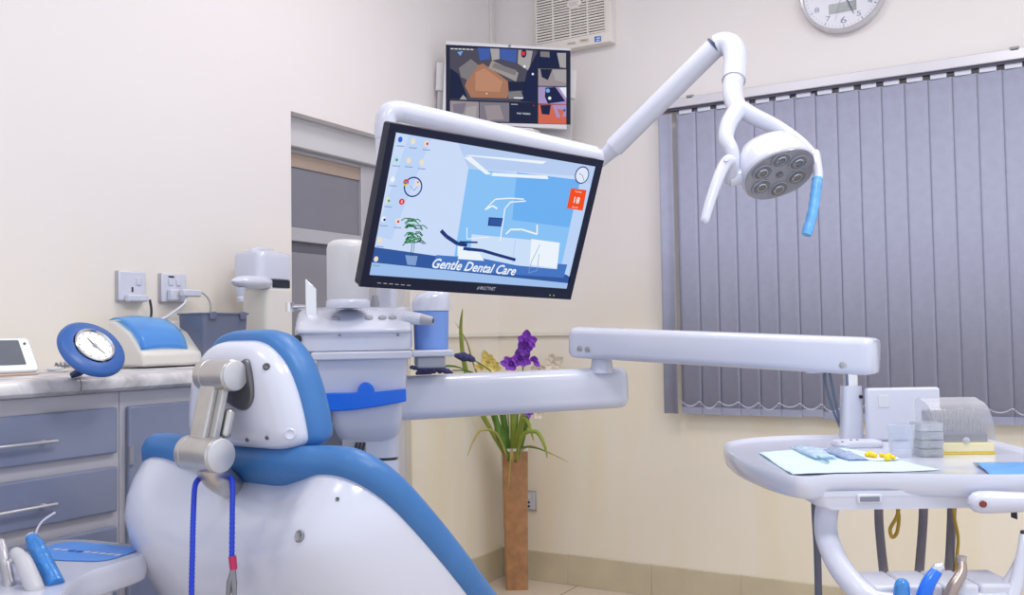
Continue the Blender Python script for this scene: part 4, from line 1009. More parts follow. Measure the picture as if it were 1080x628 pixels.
for i in range(11):
    for j in range(3):
        t = .12+.33*j; y = blk[1][0]+(blk[2][0]-blk[1][0])*t; z = blk[1][1]+(blk[2][1]-blk[1][1])*t
        x = -wd2+.016+(2*wd2-.032)*i/10
        bur.cyl((x, y, z-.002), (x, y-.004, z+.012), .0013, n=6)
bur.build('burs', STEEL, bh)['kind'] = 'stuff'
arc = [(yb, .108), (yb-.02, .112), (yb-.045, .106)]+[(yb-.045-.062*math.sin(a)*1.03, .030+.076*math.cos(a)) for a in [PI/2*k/8 for k in range(1, 9)]]+[(yf-.002, .026)]
DOME = clear('clear_dome', (0.90, 0.91, 0.94), 0.16, 0.06, (0.75, 0.76, 0.80))
dm = MB().grid(lambda u, v: Vector((-wd2-.002+(2*wd2+.004)*v, *[(arc[min(int(u*(len(arc)-1)), len(arc)-2)][k]*(1-(u*(len(arc)-1)-min(int(u*(len(arc)-1)), len(arc)-2)))+arc[min(int(u*(len(arc)-1)), len(arc)-2)+1][k]*(u*(len(arc)-1)-min(int(u*(len(arc)-1)), len(arc)-2))) for k in (0, 1)])), 24, 6)
for x in (-wd2-.002, wd2+.002):
    dm.add([(x, y, z) for y, z in arc]+[(x, yb, .026)], [list(range(len(arc)+1))])
dmo = dm.build('dome_lid', DOME, bh, angle=35)
MB().lathe([(.007, 0), (.007, .003), (.004, .005), (.0005, .005)], (.0, yf-.0, .028), 16, ax=(0, -1, .3)).build('lid_tab', CTM, dmo)
# blue packet at right edge
pk = MB().grid(patch((zz(1026, 490), zz(1046, 503), zz(1104, 500), zz(1098, 490)), lambda u, v: .003+.0025*noise.noise(Vector((u*5, v*5, 9)))+.003*math.sin(u*4)), 14, 14)
tag(pk.build('blue_packet', mat('mid_blue_film', srgb(96, 166, 236), 0.35, nz=0.08, nscale=30, coat=0.3), solid=.0012), 'folded mid blue plastic packet at the right edge of the tray', 'packet')

# ================================================================== LAMP
PL = P(408, 300, 2.72)
lm = Thing('dental_lamp', 'white dental operating lamp on a long jointed arm above the tray', 'dental lamp', (PL.x, PL.y, 0), TH)
bend = lm.px(408, 116, 2.72)
pole = [Vector((0, 0, 0)), Vector((0, 0, .5)), Vector((0, 0, 1.2)), Vector((0, 0, bend.z-.07)), Vector((0, 0, bend.z-.03)), Vector((.012, .006, bend.z-.006)), Vector((.04, .02, bend.z+.004))]
j1 = lm.px(636, 167, 2.95)
pathA = [Vector((0, 0, bend.z-.085)), Vector((0.001, 0, bend.z-.04)), Vector((.012, .006, bend.z-.008)), Vector((.045, .022, bend.z))]
MB().tube([Vector((0, 0, 0)), Vector((0, 0, bend.z-.08))], .030, 20).build('pole', WHITE, lm)
MB().tube([Vector((0, 0, bend.z-.088)), Vector((0, 0, bend.z-.08))], .0315, 20).build('collar', WHITE2, lm)
pathA = spl(pathA, 6)
d1_ = (j1-pathA[-1]).normalized()
MB().tube(pathA+[pathA[-1].lerp(j1, .3), pathA[-1].lerp(j1, .7), j1-d1_*.03], .0325, 20).build('horizontal_arm', WHITE, lm)
MB().tube([j1-d1_*.035, j1-d1_*.01, j1+d1_*.0], [.027, .027, .022], 20).build('arm_joint', WHITE, lm)
e0 = lm.px(754, 50, 2.75)
d2_ = (e0-j1).normalized()
MB().tube([j1-d2_*.02, j1+d2_*.03, j1+d2_*.06], [.020, .026, .032], 20).build('arm_joint', WHITE, lm)
MB().tube([j1+d2_*.05, j1.lerp(e0, .5), e0], [.0325, .0325, .0325], 20).build('spring_arm', WHITE, lm)
MB().tube([e0, e0+d2_*.006], .0335, 20).build('collar', mat('navy_ring', (0.06, 0.09, 0.20), 0.4, nz=0.03), lm)
el = spl([e0+d2_*.004]+[lm.px(x, y, D) for x, y, D in ((763, 46, 2.74), (772, 49, 2.72), (775.5, 60, 2.70), (775, 74, 2.68), (774, 84, 2.66))], 6)
MB().tube(el, .0345, 20).build('elbow', WHITE, lm)
e1 = el[-1]; dn = (el[-1]-el[-2]).normalized()
MB().tube([e1, e1+dn*.005], .0345, 20).build('collar', WHITE2, lm)
nk = spl([e1+dn*.004]+[lm.px(x, y, D) for x, y, D in ((772.5, 94, 2.63), (774, 105, 2.60), (779, 117, 2.56))], 6)
MB().tube(nk, [.030-.003*i/len(nk) for i in range(len(nk))], 20).build('neck', WHITE, lm)
hC = lm.px(821.5, 183, 2.46)
fn_ = lm.d(camdir(.207, -.6, -.773)).normalized(); fm = lm.d(camdir(.966, 0, .259)); fm = (fm-fn_*fm.dot(fn_)).normalized(); fq = fn_.cross(fm)
def LH(a, b, c): return hC+fm*a+fq*b+fn_*c
def dring(rx, ry, c, p=2.3, n=40, sh=0.0):
    out = []
    for k in range(n):
        t = 2*PI*k/n; ca, sa = math.cos(t), math.sin(t)
        out.append(LH(rx*abs(ca)**(2/p)*(1 if ca > 0 else -1), ry*abs(sa)**(2/p)*(1 if sa > 0 else -1)+sh, c))
    return out
rx, ry = .098, .086
MB().loft([dring(rx*.2, ry*.2, -.108), dring(rx*.55, ry*.55, -.104), dring(rx*.78, ry*.78, -.092), dring(rx*.92, ry*.92, -.068), dring(rx*.99, ry*.99, -.036), dring(rx*1.02, ry*1.02, -.010), dring(rx*1.01, ry*1.01, .0), dring(rx*.96, ry*.96, .004)]).build('head_shell', WHITE, lm, angle=60)
fcm = mat('lamp_face_grey', (0.29, 0.30, 0.36), 0.3, nz=0.02, coat=0.3)
fo = MB().loft([dring(rx*.98, ry*.98, .001), dring(rx*.975, ry*.975, .0075), dring(rx*.93, ry*.93, .005), dring(rx*.1, ry*.1, .005)]).build('lens_plate', fcm, lm, angle=40)
LENS = mat('lens_dark', (0.12, 0.14, 0.18), 0.12, coat=1.0, nz=0.2, nscale=80)
for k in range(6):
    a = 2*PI*k/6+.52
    cxl, cyl_ = .057*math.cos(a), .054*math.sin(a)
    pc = LH(cxl, cyl_, .005)
    le = MB().lathe([(.0265, 0), (.027, .003), (.0245, .004), (.0235, .001)], pc, 24, ax=fn_).build('lens_ring', mat('lens_rim_grey', (0.36, 0.37, 0.42), 0.25, nz=0.03), fo)
    MB().lathe([(.0235, .0005), (.019, .0032), (.009, .0045), (.0003, .005)], pc, 24, ax=fn_).build('lens', LENS, le)
    MB().lathe([(.0135, .0044), (.0125, .0056), (.0115, .0054)], pc, 20, ax=fn_, cap=False).build('reflector', CHROME, le)
MB().lathe([(.010, .0), (.010, .004), (.007, .005), (.0003, .0045)], LH(0, 0, .005), 20, ax=fn_).build('sensor', LENS, fo)
# fork
K = nk[-1]
pvL, pvR = LH(-rx-.014, .0, -.03), LH(rx+.012, 0, -.03)
pl_ = spl([K-dn*.01, lm.px(769, 130, 2.53), lm.px(766, 146, 2.50), lm.px(772, 160, 2.48), pvL+fm*.004], 6)
MB().tube(pl_, [.026-.010*(i/len(pl_)) for i in range(len(pl_))], 18, roundcap=True).build('fork', WHITE, lm)
pr_ = spl([K-dn*.01, lm.px(795, 123, 2.56), lm.px(818, 134, 2.56), lm.px(842, 150, 2.54), lm.px(858, 166, 2.50), pvR-fm*.004], 6)
MB().tube(pr_, [.026-.012*(i/len(pr_)) for i in range(len(pr_))], 18, roundcap=True).build('fork', WHITE, lm)
MB().tube([pvL+fm*.026, pvL-fm*.018], .0235, 22).build('pivot', WHITE, lm)
MB().tube([pvR-fm*.02, pvR+fm*.012], .013, 22).build('pivot', WHITE, lm)
hl = spl([pvL-fm*.012, lm.px(770, 170, 2.43), lm.px(763, 176, 2.42), lm.px(755, 195, 2.40), lm.px(748, 216, 2.385), lm.px(743.5, 232, 2.375)], 5)
MB().tube(hl, [.019, .0195, .0195, .019]+[.0178-.0058*(i/(len(hl)-5)) for i in range(len(hl)-4)], 18, roundcap=True).build('grip_handle', WHITE, lm)
MB().lathe([(.0075, 0), (.007, .002), (.0004, .0024)], lm.px(766, 168, 2.405), 16, ax=lm.d(camdir(-.3, -.9, .3))).build('handle_button', WHITE2, lm)
hr = spl([pvR+fm*.006, lm.px(863, 184, 2.44), lm.px(862, 190, 2.43), lm.px(860, 205, 2.42), lm.px(857, 225, 2.41), lm.px(850.5, 248, 2.40)], 5)
MB().tube(hr[:12], .0125, 18, roundcap=True).build('grip_handle', WHITE, lm)
MB().tube(hr[9:], [.0135+.0012*math.sin(i*2.3) for i in range(len(hr)-9)], 18).build('handle_sleeve', mat('light_blue_sleeve', srgb(104, 176, 242), 0.3, nz=0.15, nscale=40, bump=0.3, bscale=50), lm, label='crinkled blue plastic sleeve')

# ================================================================== MONITOR
mTL, mTR, mBL = Vector((1.165, -2.353, 1.576)), Vector((1.397, -1.844, 1.554)), Vector((1.053, -2.316, 1.254))
mex = (mTR-mTL).normalized(); mey = (mTL-mBL); mey = (mey-mex*mey.dot(mex)).normalized(); mn = mex.cross(mey)   # toward viewer
MW, MH = (mTR-mTL).length, .342
mc = P(505, 222, 2.05)
mc = (mTL+mTR)/2-mey*MH/2
mo = Thing('desktop_monitor', 'large black framed monitor showing a dental clinic desktop', 'monitor', (mc.x, mc.y, mc.z-.2))
def MM(u, v, k): return mo.l(mc+mex*u+mey*v+mn*k)
b = MB()
oo = rrect(-MW/2, -MH/2, MW/2, MH/2, .006, 3); bz = .017
b.loft([[MM(p.x, p.y, -.035) for p in rrect(-MW*.42, -MH*.42, MW*.42, MH*.42, .02, 3)], [MM(p.x, p.y, -.018) for p in oo], [MM(p.x, p.y, .004) for p in oo]])
io = [(-MW/2+bz, -MH/2+.026), (MW/2-bz, -MH/2+.026), (MW/2-bz, MH/2-bz), (-MW/2+bz, MH/2-bz)]
bo_ = [(-MW/2, -MH/2), (MW/2, -MH/2), (MW/2, MH/2), (-MW/2, MH/2)]
for i in range(4):
    j = (i+1) % 4
    b.prism([MM(*bo_[i], .002), MM(*bo_[j], .002), MM(*io[j], .002), MM(*io[i], .002)], mo.d(mn)*.008)
BEZT = mat('bezel_print', (0.45, 0.47, 0.52), 0.4, nz=0.01)
art = Art(b, mc+mn*.0102, mex, mey, mo); art.k = 1
art.text('# MULTYNET', 513, 304.5, .011, 1, shear=.25, bold=.015, width=.05)
for k in range(6): art.line([(398+k*6.2, 298.5+k*.5), (402+k*6.2, 298.8+k*.5)], .0016, 1)
art.ell(580, 311.5, .0018, 2); art.ell(584, 311.8, .0018, 2)
casing = b.build('casing', [BLACK, BEZT, emat('power_led', (0.35, 0.8, 0.15), 0.8)], mo, bevel=0.0, fix=False)
# picture on the screen
cols = [('wall_pale', srgb(205, 222, 252)), ('wall_blue', srgb(138, 196, 248)), ('wall_blue_deep', srgb(110, 178, 244)), ('ceiling_pic', srgb(186, 208, 244)), ('floor_dark', srgb(48, 88, 160)), ('floor_light', srgb(160, 194, 240)), ('pic_white', srgb(238, 246, 255)), ('navy_pic', srgb(24, 52, 120)), ('green_pic', srgb(40, 130, 70)), ('green_dark', srgb(24, 84, 60)), ('orange_pic', srgb(245, 78, 22)), ('icon_tan', srgb(240, 226, 200)), ('icon_red', srgb(226, 48, 60)), ('icon_yellow', srgb(250, 200, 50)), ('icon_green', srgb(60, 170, 80)), ('icon_blue', srgb(52, 104, 220)), ('cab_white', srgb(206, 226, 252)), ('pot_pic', srgb(130, 160, 210)), ('side_light', srgb(190, 214, 250)), ('icon_label', srgb(130, 150, 190)), ('band_blue', srgb(70, 118, 196)), ('screen_clock_face', srgb(226, 236, 252))]
CI = {n: i for i, (n, _) in enumerate(cols)}
scm = [emat('screen_'+n, c, 1.0) for n, c in cols]
s = MB(); S = Art(s, mc+mn*.0048, mex, mey, mo)
S0 = [S.uv(*p) for p in ((416.2, 136.6), (628.6, 173.3), (596.9, 303.2), (387.5, 289.5))]
u0, u1 = -MW/2+bz, MW/2-bz; v0, v1 = -MH/2+.026, MH/2-bz
cor = ((415.5, 137), (627.8, 173.8), (596.5, 302.8), (387.5, 289))
# generate by picture fractions: f(a,b) a: left->right, b: top->bottom
def fr_(a, b_): return (u0+(u1-u0)*a, v1+(v0-v1)*b_)
def fp_(px, py): 
    u, v = S.uv(px, py); return (min(max(u, u0), u1), min(max(v, v0), v1))
def poly(pts, nme, k): S.poly([fr_(*p) if abs(p[0]) <= 1.5 and abs(p[1]) <= 1.5 else fp_(*p) for p in pts], CI[nme], k, px=False)
poly([(0, 0), (1, 0), (1, 1), (0, 1)], 'wall_pale', 0)
poly([(483, 150), (590, 166), (1, 0), (1, .16), (612, 186), (494, 178)], 'ceiling_pic', 1)
poly([(494, 178), (612, 190), (590, 290), (477, 283)], 'wall_blue', 2)
poly([(545, 182), (612, 190), (600, 240), (540, 232)], 'wall_blue_deep', 3)
poly([(612, 186), (1, .15), (1, .9), (590, 292)], 'side_light', 2)
poly([(0, .72), (.06, .0), (.16, .0), (.07, .74), ], 'side_light', 1)
poly([(0, .80), (.98, .885), (1, .9), (1, 1), (0, 1)], 'floor_dark', 3)
poly([(0, .91), (1, .955), (1, 1), (0, 1)], 'floor_light', 4)
poly([(460, 269), (598, 279), (594, 293), (455, 284)], 'band_blue', 5)
# ceiling light bars
for pts in ([(489, 164), (496, 163.5), (576, 170), (572, 173)], [(489, 166), (496, 165), (518, 184), (512, 184)], [(519, 182), (577, 185.5), (578, 189), (518, 185.5)]): poly(pts, 'pic_white', 6)
# cabinets
poly([(497, 247), (590, 256), (587, 284), (545, 280), (496, 270)], 'cab_white', 6)
poly([(560, 252), (590, 256), (587, 283), (558, 279)], 'pic_white', 7)
S.line([(543, 253), (540, 277)], .0008, CI['wall_blue_deep'], 8)
# equipment silhouettes
S.line([(527, 254), (532, 220), (538, 213), (554, 212)], .003, CI['pic_white'], 8)
S.line([(513, 219), (522, 210), (538, 209), (552, 210)], .0028, CI['pic_white'], 8)
S.line([(511, 221), (519, 217), (524, 220)], .004, CI['pic_white'], 8)
poly([(515, 229), (530, 230), (528, 239), (514, 238)], 'navy_pic', 9)
poly([(516, 230), (529, 231), (527.5, 238), (515.5, 237)], 'floor_dark', 10)
S.line([(533, 247), (538, 242), (550, 242), (566, 247), (566, 237)], .004, CI['pic_white'], 8)
S.line([(492, 240), (492, 252), (515, 250)], .002, CI['pic_white'], 8)
S.line([(569, 258), (560, 276), (557, 288), (566, 285), (568, 268)], .0016, CI['pot_pic'], 8)
# dental chair picture
S.line([(464.5, 243), (470, 249), (482, 257), (492, 258.5)], .0085, CI['navy_pic'], 11)
S.line([(484, 255), (503, 255.5)], .004, CI['navy_pic'], 11)
S.line([(488, 262), (508, 264), (525, 269), (543, 274)], .007, CI['navy_pic'], 11)
poly([(482, 259), (494, 261), (488, 270), (482, 270)], 'pic_white', 10)
poly([(486, 264), (505, 266), (510, 275), (482, 273)], 'pic_white', 10)
# potted plant
poly([(427, 269), (440, 270), (438, 280), (429, 279)], 'pot_pic', 8)
random.seed(3)
for k in range(46):
    x = 435+random.gauss(0, 3.2); y = 242+random.uniform(-13, 14); a = random.uniform(-.9, .9); L = random.uniform(4, 10)*(1 if random.random() > .5 else -1)
    S.line([(x, y), (x+L*.6, y-1+abs(a)*1), (x+L, y+3*abs(a)+1)], .0022, CI['green_pic' if random.random() > .4 else 'green_dark'], 9)
S.line([(434, 256), (433, 270)], .0015, CI['green_dark'], 8); S.line([(437, 252), (435, 270)], .0012, CI['green_dark'], 8)
# script lettering across the floor
S.text('Gentle Dental Care', 501, 281.5, .03, CI['pic_white'], 12, shear=.34, bold=.02, width=.222, rot=-.012)
# icons
def icon(x, y, c, c2=None):
    S.ell(x, y, .0052, CI[c], 12, n=8, ry=.0062)
    if c2: S.ell(x+.8, y+.5, .003, CI[c2], 13, n=8)
    S.line([(x-4, y+6.5), (x+4, y+7.2)], .0018, CI['icon_label'], 12)
for x, y, c, c2 in ((421.5, 147, 'icon_blue', 'icon_blue'), (435, 149, 'icon_tan', None), (449, 151, 'icon_tan', 'icon_red'), (417, 168, 'side_light', 'icon_green'), (430.5, 169, 'icon_tan', None), (444, 171, 'icon_tan', None), (413.5, 189, 'pic_white', None), (408.5, 211, 'icon_tan', 'icon_green'), (404, 231, 'pic_white', 'navy_pic'), (418.5, 233, 'icon_tan', 'icon_red'), (400, 253, 'icon_tan', None), (396, 273, 'icon_tan', None)): icon(x, y, c, c2)
S.ring(435, 197, .0185, .0215, CI['navy_pic'], 12); S.ell(427.5, 192, .0065, CI['icon_red'], 13, 14); S.ell(427, 193.5, .005, CI['icon_yellow'], 14, 12); S.ell(426.2, 192.8, .003, CI['icon_green'], 15, 10); S.ell(427.6, 192.6, .0024, CI['icon_blue'], 16, 10)
S.ell(440, 194, .005, CI['icon_tan'], 13, 8); S.ell(440, 192, .002, CI['icon_red'], 14, 8)
S.line([(432, 196), (436, 201), (441, 195)], .0012, CI['icon_label'], 13)
S.ell(423, 212.5, .0065, CI['icon_red'], 13, 14); S.text('S', 423, 212.5, .008, CI['pic_white'], 14, bold=.02)
# clock and calendar gadgets
S.ell(613, 184.5, .0205, CI['navy_pic'], 12, 28); S.ell(613, 184.5, .0178, CI['screen_clock_face'], 13, 28)
S.line([(610, 182.5), (613.5, 185), (615, 190.5)], .0012, CI['floor_dark'], 14)
poly([(601.5, 198.3), (617.8, 200.4), (613.8, 222), (597, 219.5)], 'orange_pic', 12)
S.text('18', 607.5, 211, .021, CI['pic_white'], 13, bold=.01); S.text('Thursday', 609, 202.3, .0055, CI['pic_white'], 13, width=.021); S.text('Mar 2021', 605.6, 218.4, .005, CI['pic_white'], 13, width=.018)
s.build('screen', scm, mo, smooth=False, fix=False)
# rear mount reaching the lamp pole
pm = lm.M @ Vector((0, 0, mc.z)); pm = mo.l(pm)
back = MM(0, 0, -.034)
MB().tube([back, back+mo.d(-mn)*.06, pm+(back-pm).normalized()*.03], [.03, .025, .022], 16).build('mount_arm', WHITE2, mo)
MB().tube([pm+Vector((0, 0, -.045)), pm+Vector((0, 0, .045))], .036, 20).build('mount_clamp', WHITE2, mo)

# ================================================================== WALL TV + CORNER SHELF
tTL, tTR, tBL = Vector((.097, -.569, 2.408)), Vector((.547, -.273, 2.375)), Vector((.085, -.560, 2.058))
tex = (tTR-tTL); TW = tex.length; tex.normalize(); tey = tTL-tBL; TH_ = tey.length; tey = (tey-tex*tey.dot(tex)).normalized(); tn = tex.cross(tey)
tcn = (tTL+tTR)/2-tey*TH_/2
tv = Thing('wall_television', 'corner mounted television showing security camera views', 'television', (tcn.x, tcn.y, tcn.z-TH_/2))
def TV(u, v, k): return tv.l(tcn+tex*u+tey*v+tn*k)
b = MB().loft([[TV(x, y, k) for x, y in ((-a, -c), (a, -c), (a, c), (-a, c))] for a, c, k in ((TW*.46, TH_*.44, -.05), (TW*.5, TH_*.5, -.03), (TW*.5, TH_*.5, 0))])
b.build('casing', mat('tv_silver', (0.62, 0.62, 0.66), 0.4, nz=0.02), tv, bevel=.003)
tvc = [('tv_black', srgb(36, 40, 62)), ('room_dark', srgb(78, 76, 92)), ('room_floor', srgb(170, 120, 96)), ('room_floor2', srgb(190, 138, 110)), ('sofa', srgb(128, 124, 128)), ('sofa_hi', srgb(160, 154, 150)), ('blue_win', srgb(66, 94, 170)), ('red_dot', srgb(232, 46, 54)), ('grey_noise', srgb(156, 146, 152)), ('grey_noise2', srgb(128, 122, 136)), ('night', srgb(26, 36, 66)), ('orange_floor', srgb(214, 106, 84)), ('lilac', srgb(170, 150, 200)), ('white_pic', srgb(235, 240, 250)), ('blue_deep', srgb(24, 34, 72)), ('bluelight', srgb(120, 170, 240)), ('wallbeige', srgb(170, 166, 168))]
TI = {n: i for i, (n, _) in enumerate(tvc)}
s = MB(); A = Art(s, tcn+tn*.0006, tex, tey, tv)
def Z(x, y): return (460+x/6.281, 40+y/6.281)      # detail-crop coordinates -> photo
def tp_(pts, n, k): A.poly([Z(*p) for p in pts], TI[n], k)
tp_([(64, 44), (890, 84), (890, 575), (64, 556)], 'tv_black', 0)
tp_([(90, 62), (668, 84), (668, 428), (92, 408)], 'room_dark', 1)
tp_([(230, 200), (310, 170), (400, 230), (490, 300), (470, 400), (230, 395), (190, 320)], 'room_floor', 2)
tp_([(260, 230), (320, 200), (440, 290), (420, 360), (260, 350)], 'room_floor2', 3)
tp_([(150, 200), (230, 140), (280, 180), (210, 280), (165, 260)], 'sofa', 3)
tp_([(345, 200), (370, 150), (545, 230), (530, 290)], 'sofa_hi', 3); tp_([(385, 165), (535, 215), (525, 250), (370, 195)], 'sofa', 4)
tp_([(275, 66), (358, 70), (355, 140), (290, 150)], 'blue_win', 3); tp_([(418, 72), (535, 78), (528, 165), (425, 140)], 'blue_win', 3)
tp_([(358, 70), (418, 72), (420, 140), (370, 150)], 'wallbeige', 3); tp_([(545, 80), (640, 86), (615, 220), (540, 170)], 'wallbeige', 3)
tp_([(92, 200), (150, 240), (210, 408), (92, 404)], 'night', 3); tp_([(600, 230), (668, 100), (668, 428), (560, 420)], 'blue_deep', 4)
tp_([(475, 290), (585, 290), (590, 350), (480, 350)], 'night', 4); tp_([(470, 360), (560, 350), (580, 400), (480, 405)], 'sofa', 5)
A.ell(*Z(580, 104), .012, TI['blue_deep'], 5, 18, ry=.018); A.ell(*Z(577, 104), .009, TI['red_dot'], 6, 16)
A.ell(*Z(585, 190), .006, TI['white_pic'], 5, 12); A.ell(*Z(640, 240), .005, TI['white_pic'], 5, 12); A.ell(*Z(335, 370), .003, TI['white_pic'], 5, 10)
for k in range(6): A.line([Z(96+k*26, 72+k*1), Z(116+k*26, 73+k*1)], .0035, TI['white_pic'], 6)
A.line([Z(515, 398), Z(575, 400)], .005, TI['white_pic'], 7)
tp_([(155, 408), (180, 378), (206, 410)], 'wallbeige', 6); A.poly([Z(140, 95), Z(178, 88), Z(160, 120)], TI['bluelight'], 6)
tp_([(92, 416), (283, 424), (283, 552), (92, 545)], 'grey_noise', 2); tp_([(288, 424), (484, 430), (484, 558), (288, 552)], 'grey_noise2', 2)
tp_([(110, 440), (200, 430), (180, 500), (120, 520)], 'grey_noise2', 3); tp_([(320, 450), (420, 445), (450, 540), (340, 545)], 'grey_noise', 3); tp_([(200, 460), (270, 450), (260, 540), (190, 530)], 'wallbeige', 3)
tp_([(488, 432), (668, 436), (668, 564), (488, 560)], 'night', 2); A.text('NO VIDEO', *Z(580, 502), .010, TI['white_pic'], 3, bold=.01, width=.058)
A.line([Z(496, 440), Z(540, 441)], .002, TI['white_pic'], 3); A.ell(*Z(648, 449), .003, TI['red_dot'], 3, 8, ry=.002)
tp_([(676, 84), (862, 92), (862, 204), (676, 196)], 'blue_deep', 2); tp_([(800, 100), (860, 100), (860, 200), (820, 196)], 'wallbeige', 3); tp_([(690, 90), (750, 92), (752, 130), (690, 125)], 'sofa', 3)
tp_([(676, 204), (862, 208), (862, 320), (676, 318)], 'grey_noise', 2); tp_([(690, 206), (770, 208), (740, 280), (700, 260)], 'night', 3); tp_([(770, 215), (862, 212), (862, 300), (790, 280)], 'wallbeige', 3)
tp_([(676, 324), (862, 326), (862, 440), (676, 436)], 'lilac', 2); tp_([(725, 330), (790, 326), (856, 420), (740, 436), (720, 390)], 'blue_deep', 3); A.ell(*Z(740, 350), .009, TI['bluelight'], 4, 12); A.ell(*Z(752, 400), .007, TI['white_pic'], 4, 12); tp_([(815, 330), (862, 328), (862, 400)], 'white_pic', 4)
tp_([(676, 442), (862, 442), (862, 572), (676, 568)], 'orange_floor', 2); tp_([(690, 446), (760, 444), (750, 510), (700, 505)], 'blue_deep', 3); tp_([(770, 446), (862, 446), (862, 520), (800, 530)], 'lilac', 3); tp_([(800, 470), (850, 480), (830, 540)], 'orange_floor', 4)
A.ell(*Z(850, 480), .006, TI['blue_win'], 5, 10)
s.build('screen', [emat('tvpic_'+n, c, .95) for n, c in tvc], tv, smooth=False, fix=False)
MB().box((-.004, -.004, -.004), (.004, .004, .004), M=Matrix.Translation(TV(.005, TH_/2-.006, .001))).build('camera_dot', GREY, tv)
# corner bracket shelf behind it
br_ = Thing('corner_bracket', 'white corner shelf bracket carrying the wall television', 'bracket', (.05, -.05, 1.95))
def BR(u, v, k): return br_.l(tcn+tex*u+tey*v+tn*k)
BKW = mat('bracket_white', (0.66, 0.65, 0.66), 0.5, nz=0.02); BKG = mat('bracket_grey', (0.52, 0.51, 0.52), 0.5, nz=0.02)  # white upper plate and ledge, plain grey lower plate and arms
def plate(u0_, u1_, v0_, v1_, k0, k1): return MB().loft([[BR(u, v, k) for u, v in ((u0_, v0_), (u1_, v0_), (u1_, v1_), (u0_, v1_))] for k in (k0, k1)])
tu_ = lambda px, py: Art(MB(), tcn-tn*.06, tex, tey).uv(px, py)
uL, uR = tu_(459.5, 90)[0], tu_(607.5, 90)[0]; vT, vM, vB = tu_(535, 70)[1], tu_(600, 104)[1], tu_(600, 158)[1]
uR2 = tu_(604, 130)[0]
plate(uL, uR, vM, vT, -.075, -.055).build('upper_plate', BKW, br_, bevel=.004)
plate(uL+.01, uR2, vB, vM, -.078, -.060).build('lower_plate', BKG, br_, bevel=.004)
c1 = br_.l((0.0, 0.0, tcn.z-.0))
bb = MB(); 
for v in (0.06, -.10):
    p = BR(0, v, -.077); q_ = br_.l((.02, -.02, (tcn+tey*v).z)); bb.tube([p, q_], .03, 12)
bb.build('wall_arm', BKG, br_)
sl = MB().loft([[BR(u, v, k) for u, k in ((-.12, -.03), (.16, -.03), (.12, .02), (-.05, .03), (-.10, .01))] for v in (-TH_/2-.05, -TH_/2-.006)])
sl.build('support_ledge', BKW, br_, bevel=.006)
sl2 = MB().loft([[BR(u, v, k) for u, k in ((-.10, -.062), (.14, -.062), (.14, -.028), (-.10, -.028))] for v in (-TH_/2-.045, -TH_/2-.010)])
sl2.build('ledge_bracket', BKG, br_)

# ================================================================== EXTRACTOR FAN
fx0, fx1, fz0 = .255, .640, 2.450; fz1 = 2.835
fa = Thing('extractor_fan', 'square white wall extractor fan with a slatted grille near the corner', 'fan', ((fx0+fx1)/2, 0, fz0))
hw_ = (fx1-fx0)/2; hh2 = fz1-fz0; FDP = -.055
b = MB()
gw0, gw1, gz0, gz1 = -hw_+.004, hw_-.028, .048, hh2-.03
for a, c in (((-hw_, FDP, 0), (hw_, 0, gz0)), ((-hw_, FDP, gz1), (hw_, 0, hh2)), ((gw1, FDP, gz0), (hw_, 0, gz1)), ((-hw_, FDP, gz0), (gw0, 0, gz1))): b.box(a, c)
b.build('housing', mat('fan_cream_plastic', (0.80, 0.76, 0.72), 0.4, nz=0.02), fa, bevel=.005)
MB().box((gw0, -.012, gz0), (gw1, -.006, gz1)).build('dark_backing', mat('fan_dark', (0.10, 0.08, 0.08), 0.7, nz=0.1), fa)
g_ = MB(); ns = 24
for i in range(ns):
    z = gz0+(gz1-gz0)*(i+.5)/ns; g_.box((gw0, FDP+.002, z-.0042), (gw1, FDP+.010, z+.0036))
for k in range(5):
    x = gw0+(gw1-gw0)*k/4; g_.box((x-.003, FDP, gz0), (x+.003, FDP+.012, gz1))
g_.build('grille', mat('fan_cream_plastic', (0.80, 0.76, 0.72), 0.4), fa)
fb_ = MB()
for k in range(5):
    a = 2*PI*k/5; c = Vector(((gw0+gw1)/2, -.026, (gz0+gz1)/2))
    d = Vector((math.cos(a), 0, math.sin(a))); e = Vector((-math.sin(a), .35, math.cos(a)))
    fb_.add([c+d*.03-e*.012, c+d*.15-e*.045, c+d*.155+e*.03, c+d*.03+e*.02], [(0, 1, 2, 3)])
fb_.cyl(Vector(((gw0+gw1)/2, -.034, (gz0+gz1)/2)), Vector(((gw0+gw1)/2, -.018, (gz0+gz1)/2)), .035)
fb_.build('fan_blades', mat('fan_blade_grey', (0.35, 0.32, 0.32), 0.5, nz=0.05), fa, solid=.002)
lc = fa.l(onY(605.5, 4, FDP))
em = MB(); n = 28
em.loft([[Vector((lc.x+.037*k*math.cos(2*PI*j/n), y, lc.z+.022*k*math.sin(2*PI*j/n))) for j in range(n)] for k, y in ((1, FDP+.002), (1, FDP-.003), (.88, FDP-.004), (.1, FDP-.004))])
emA = Art(em, fa.M @ Vector((lc.x, FDP-.0042, lc.z)), (1, 0, 0), (0, 0, 1), fa); emA.text('GFC', 605.5, 4, .026, 1, bold=.0, width=.045)
em.build('emblem', [mat('fan_cream_plastic', (0.8, .76, .72)), mat('emblem_grey', (0.5, 0.47, 0.47), 0.4, nz=0.02)], fa, angle=40, fix=False)
stk = MB(); SA = Art(stk, Vector((0, FDP-.0003, 0)), (1, 0, 0), (0, 0, 1), fa)
SA.poly([(627, 38.5), (634, 38), (634, 43.5), (627, 44.5)], 0); SA.line([(629, 40.5), (633, 40)], .004, 2, 3); SA.line([(629, 42.8), (632.5, 42.2)], .004, 2, 3)
SA.poly([(611, 41.5), (621, 40.3), (621, 44), (611, 45.2)], 1); SA.line([(613, 42.8), (619, 42)], .005, 3, 3)
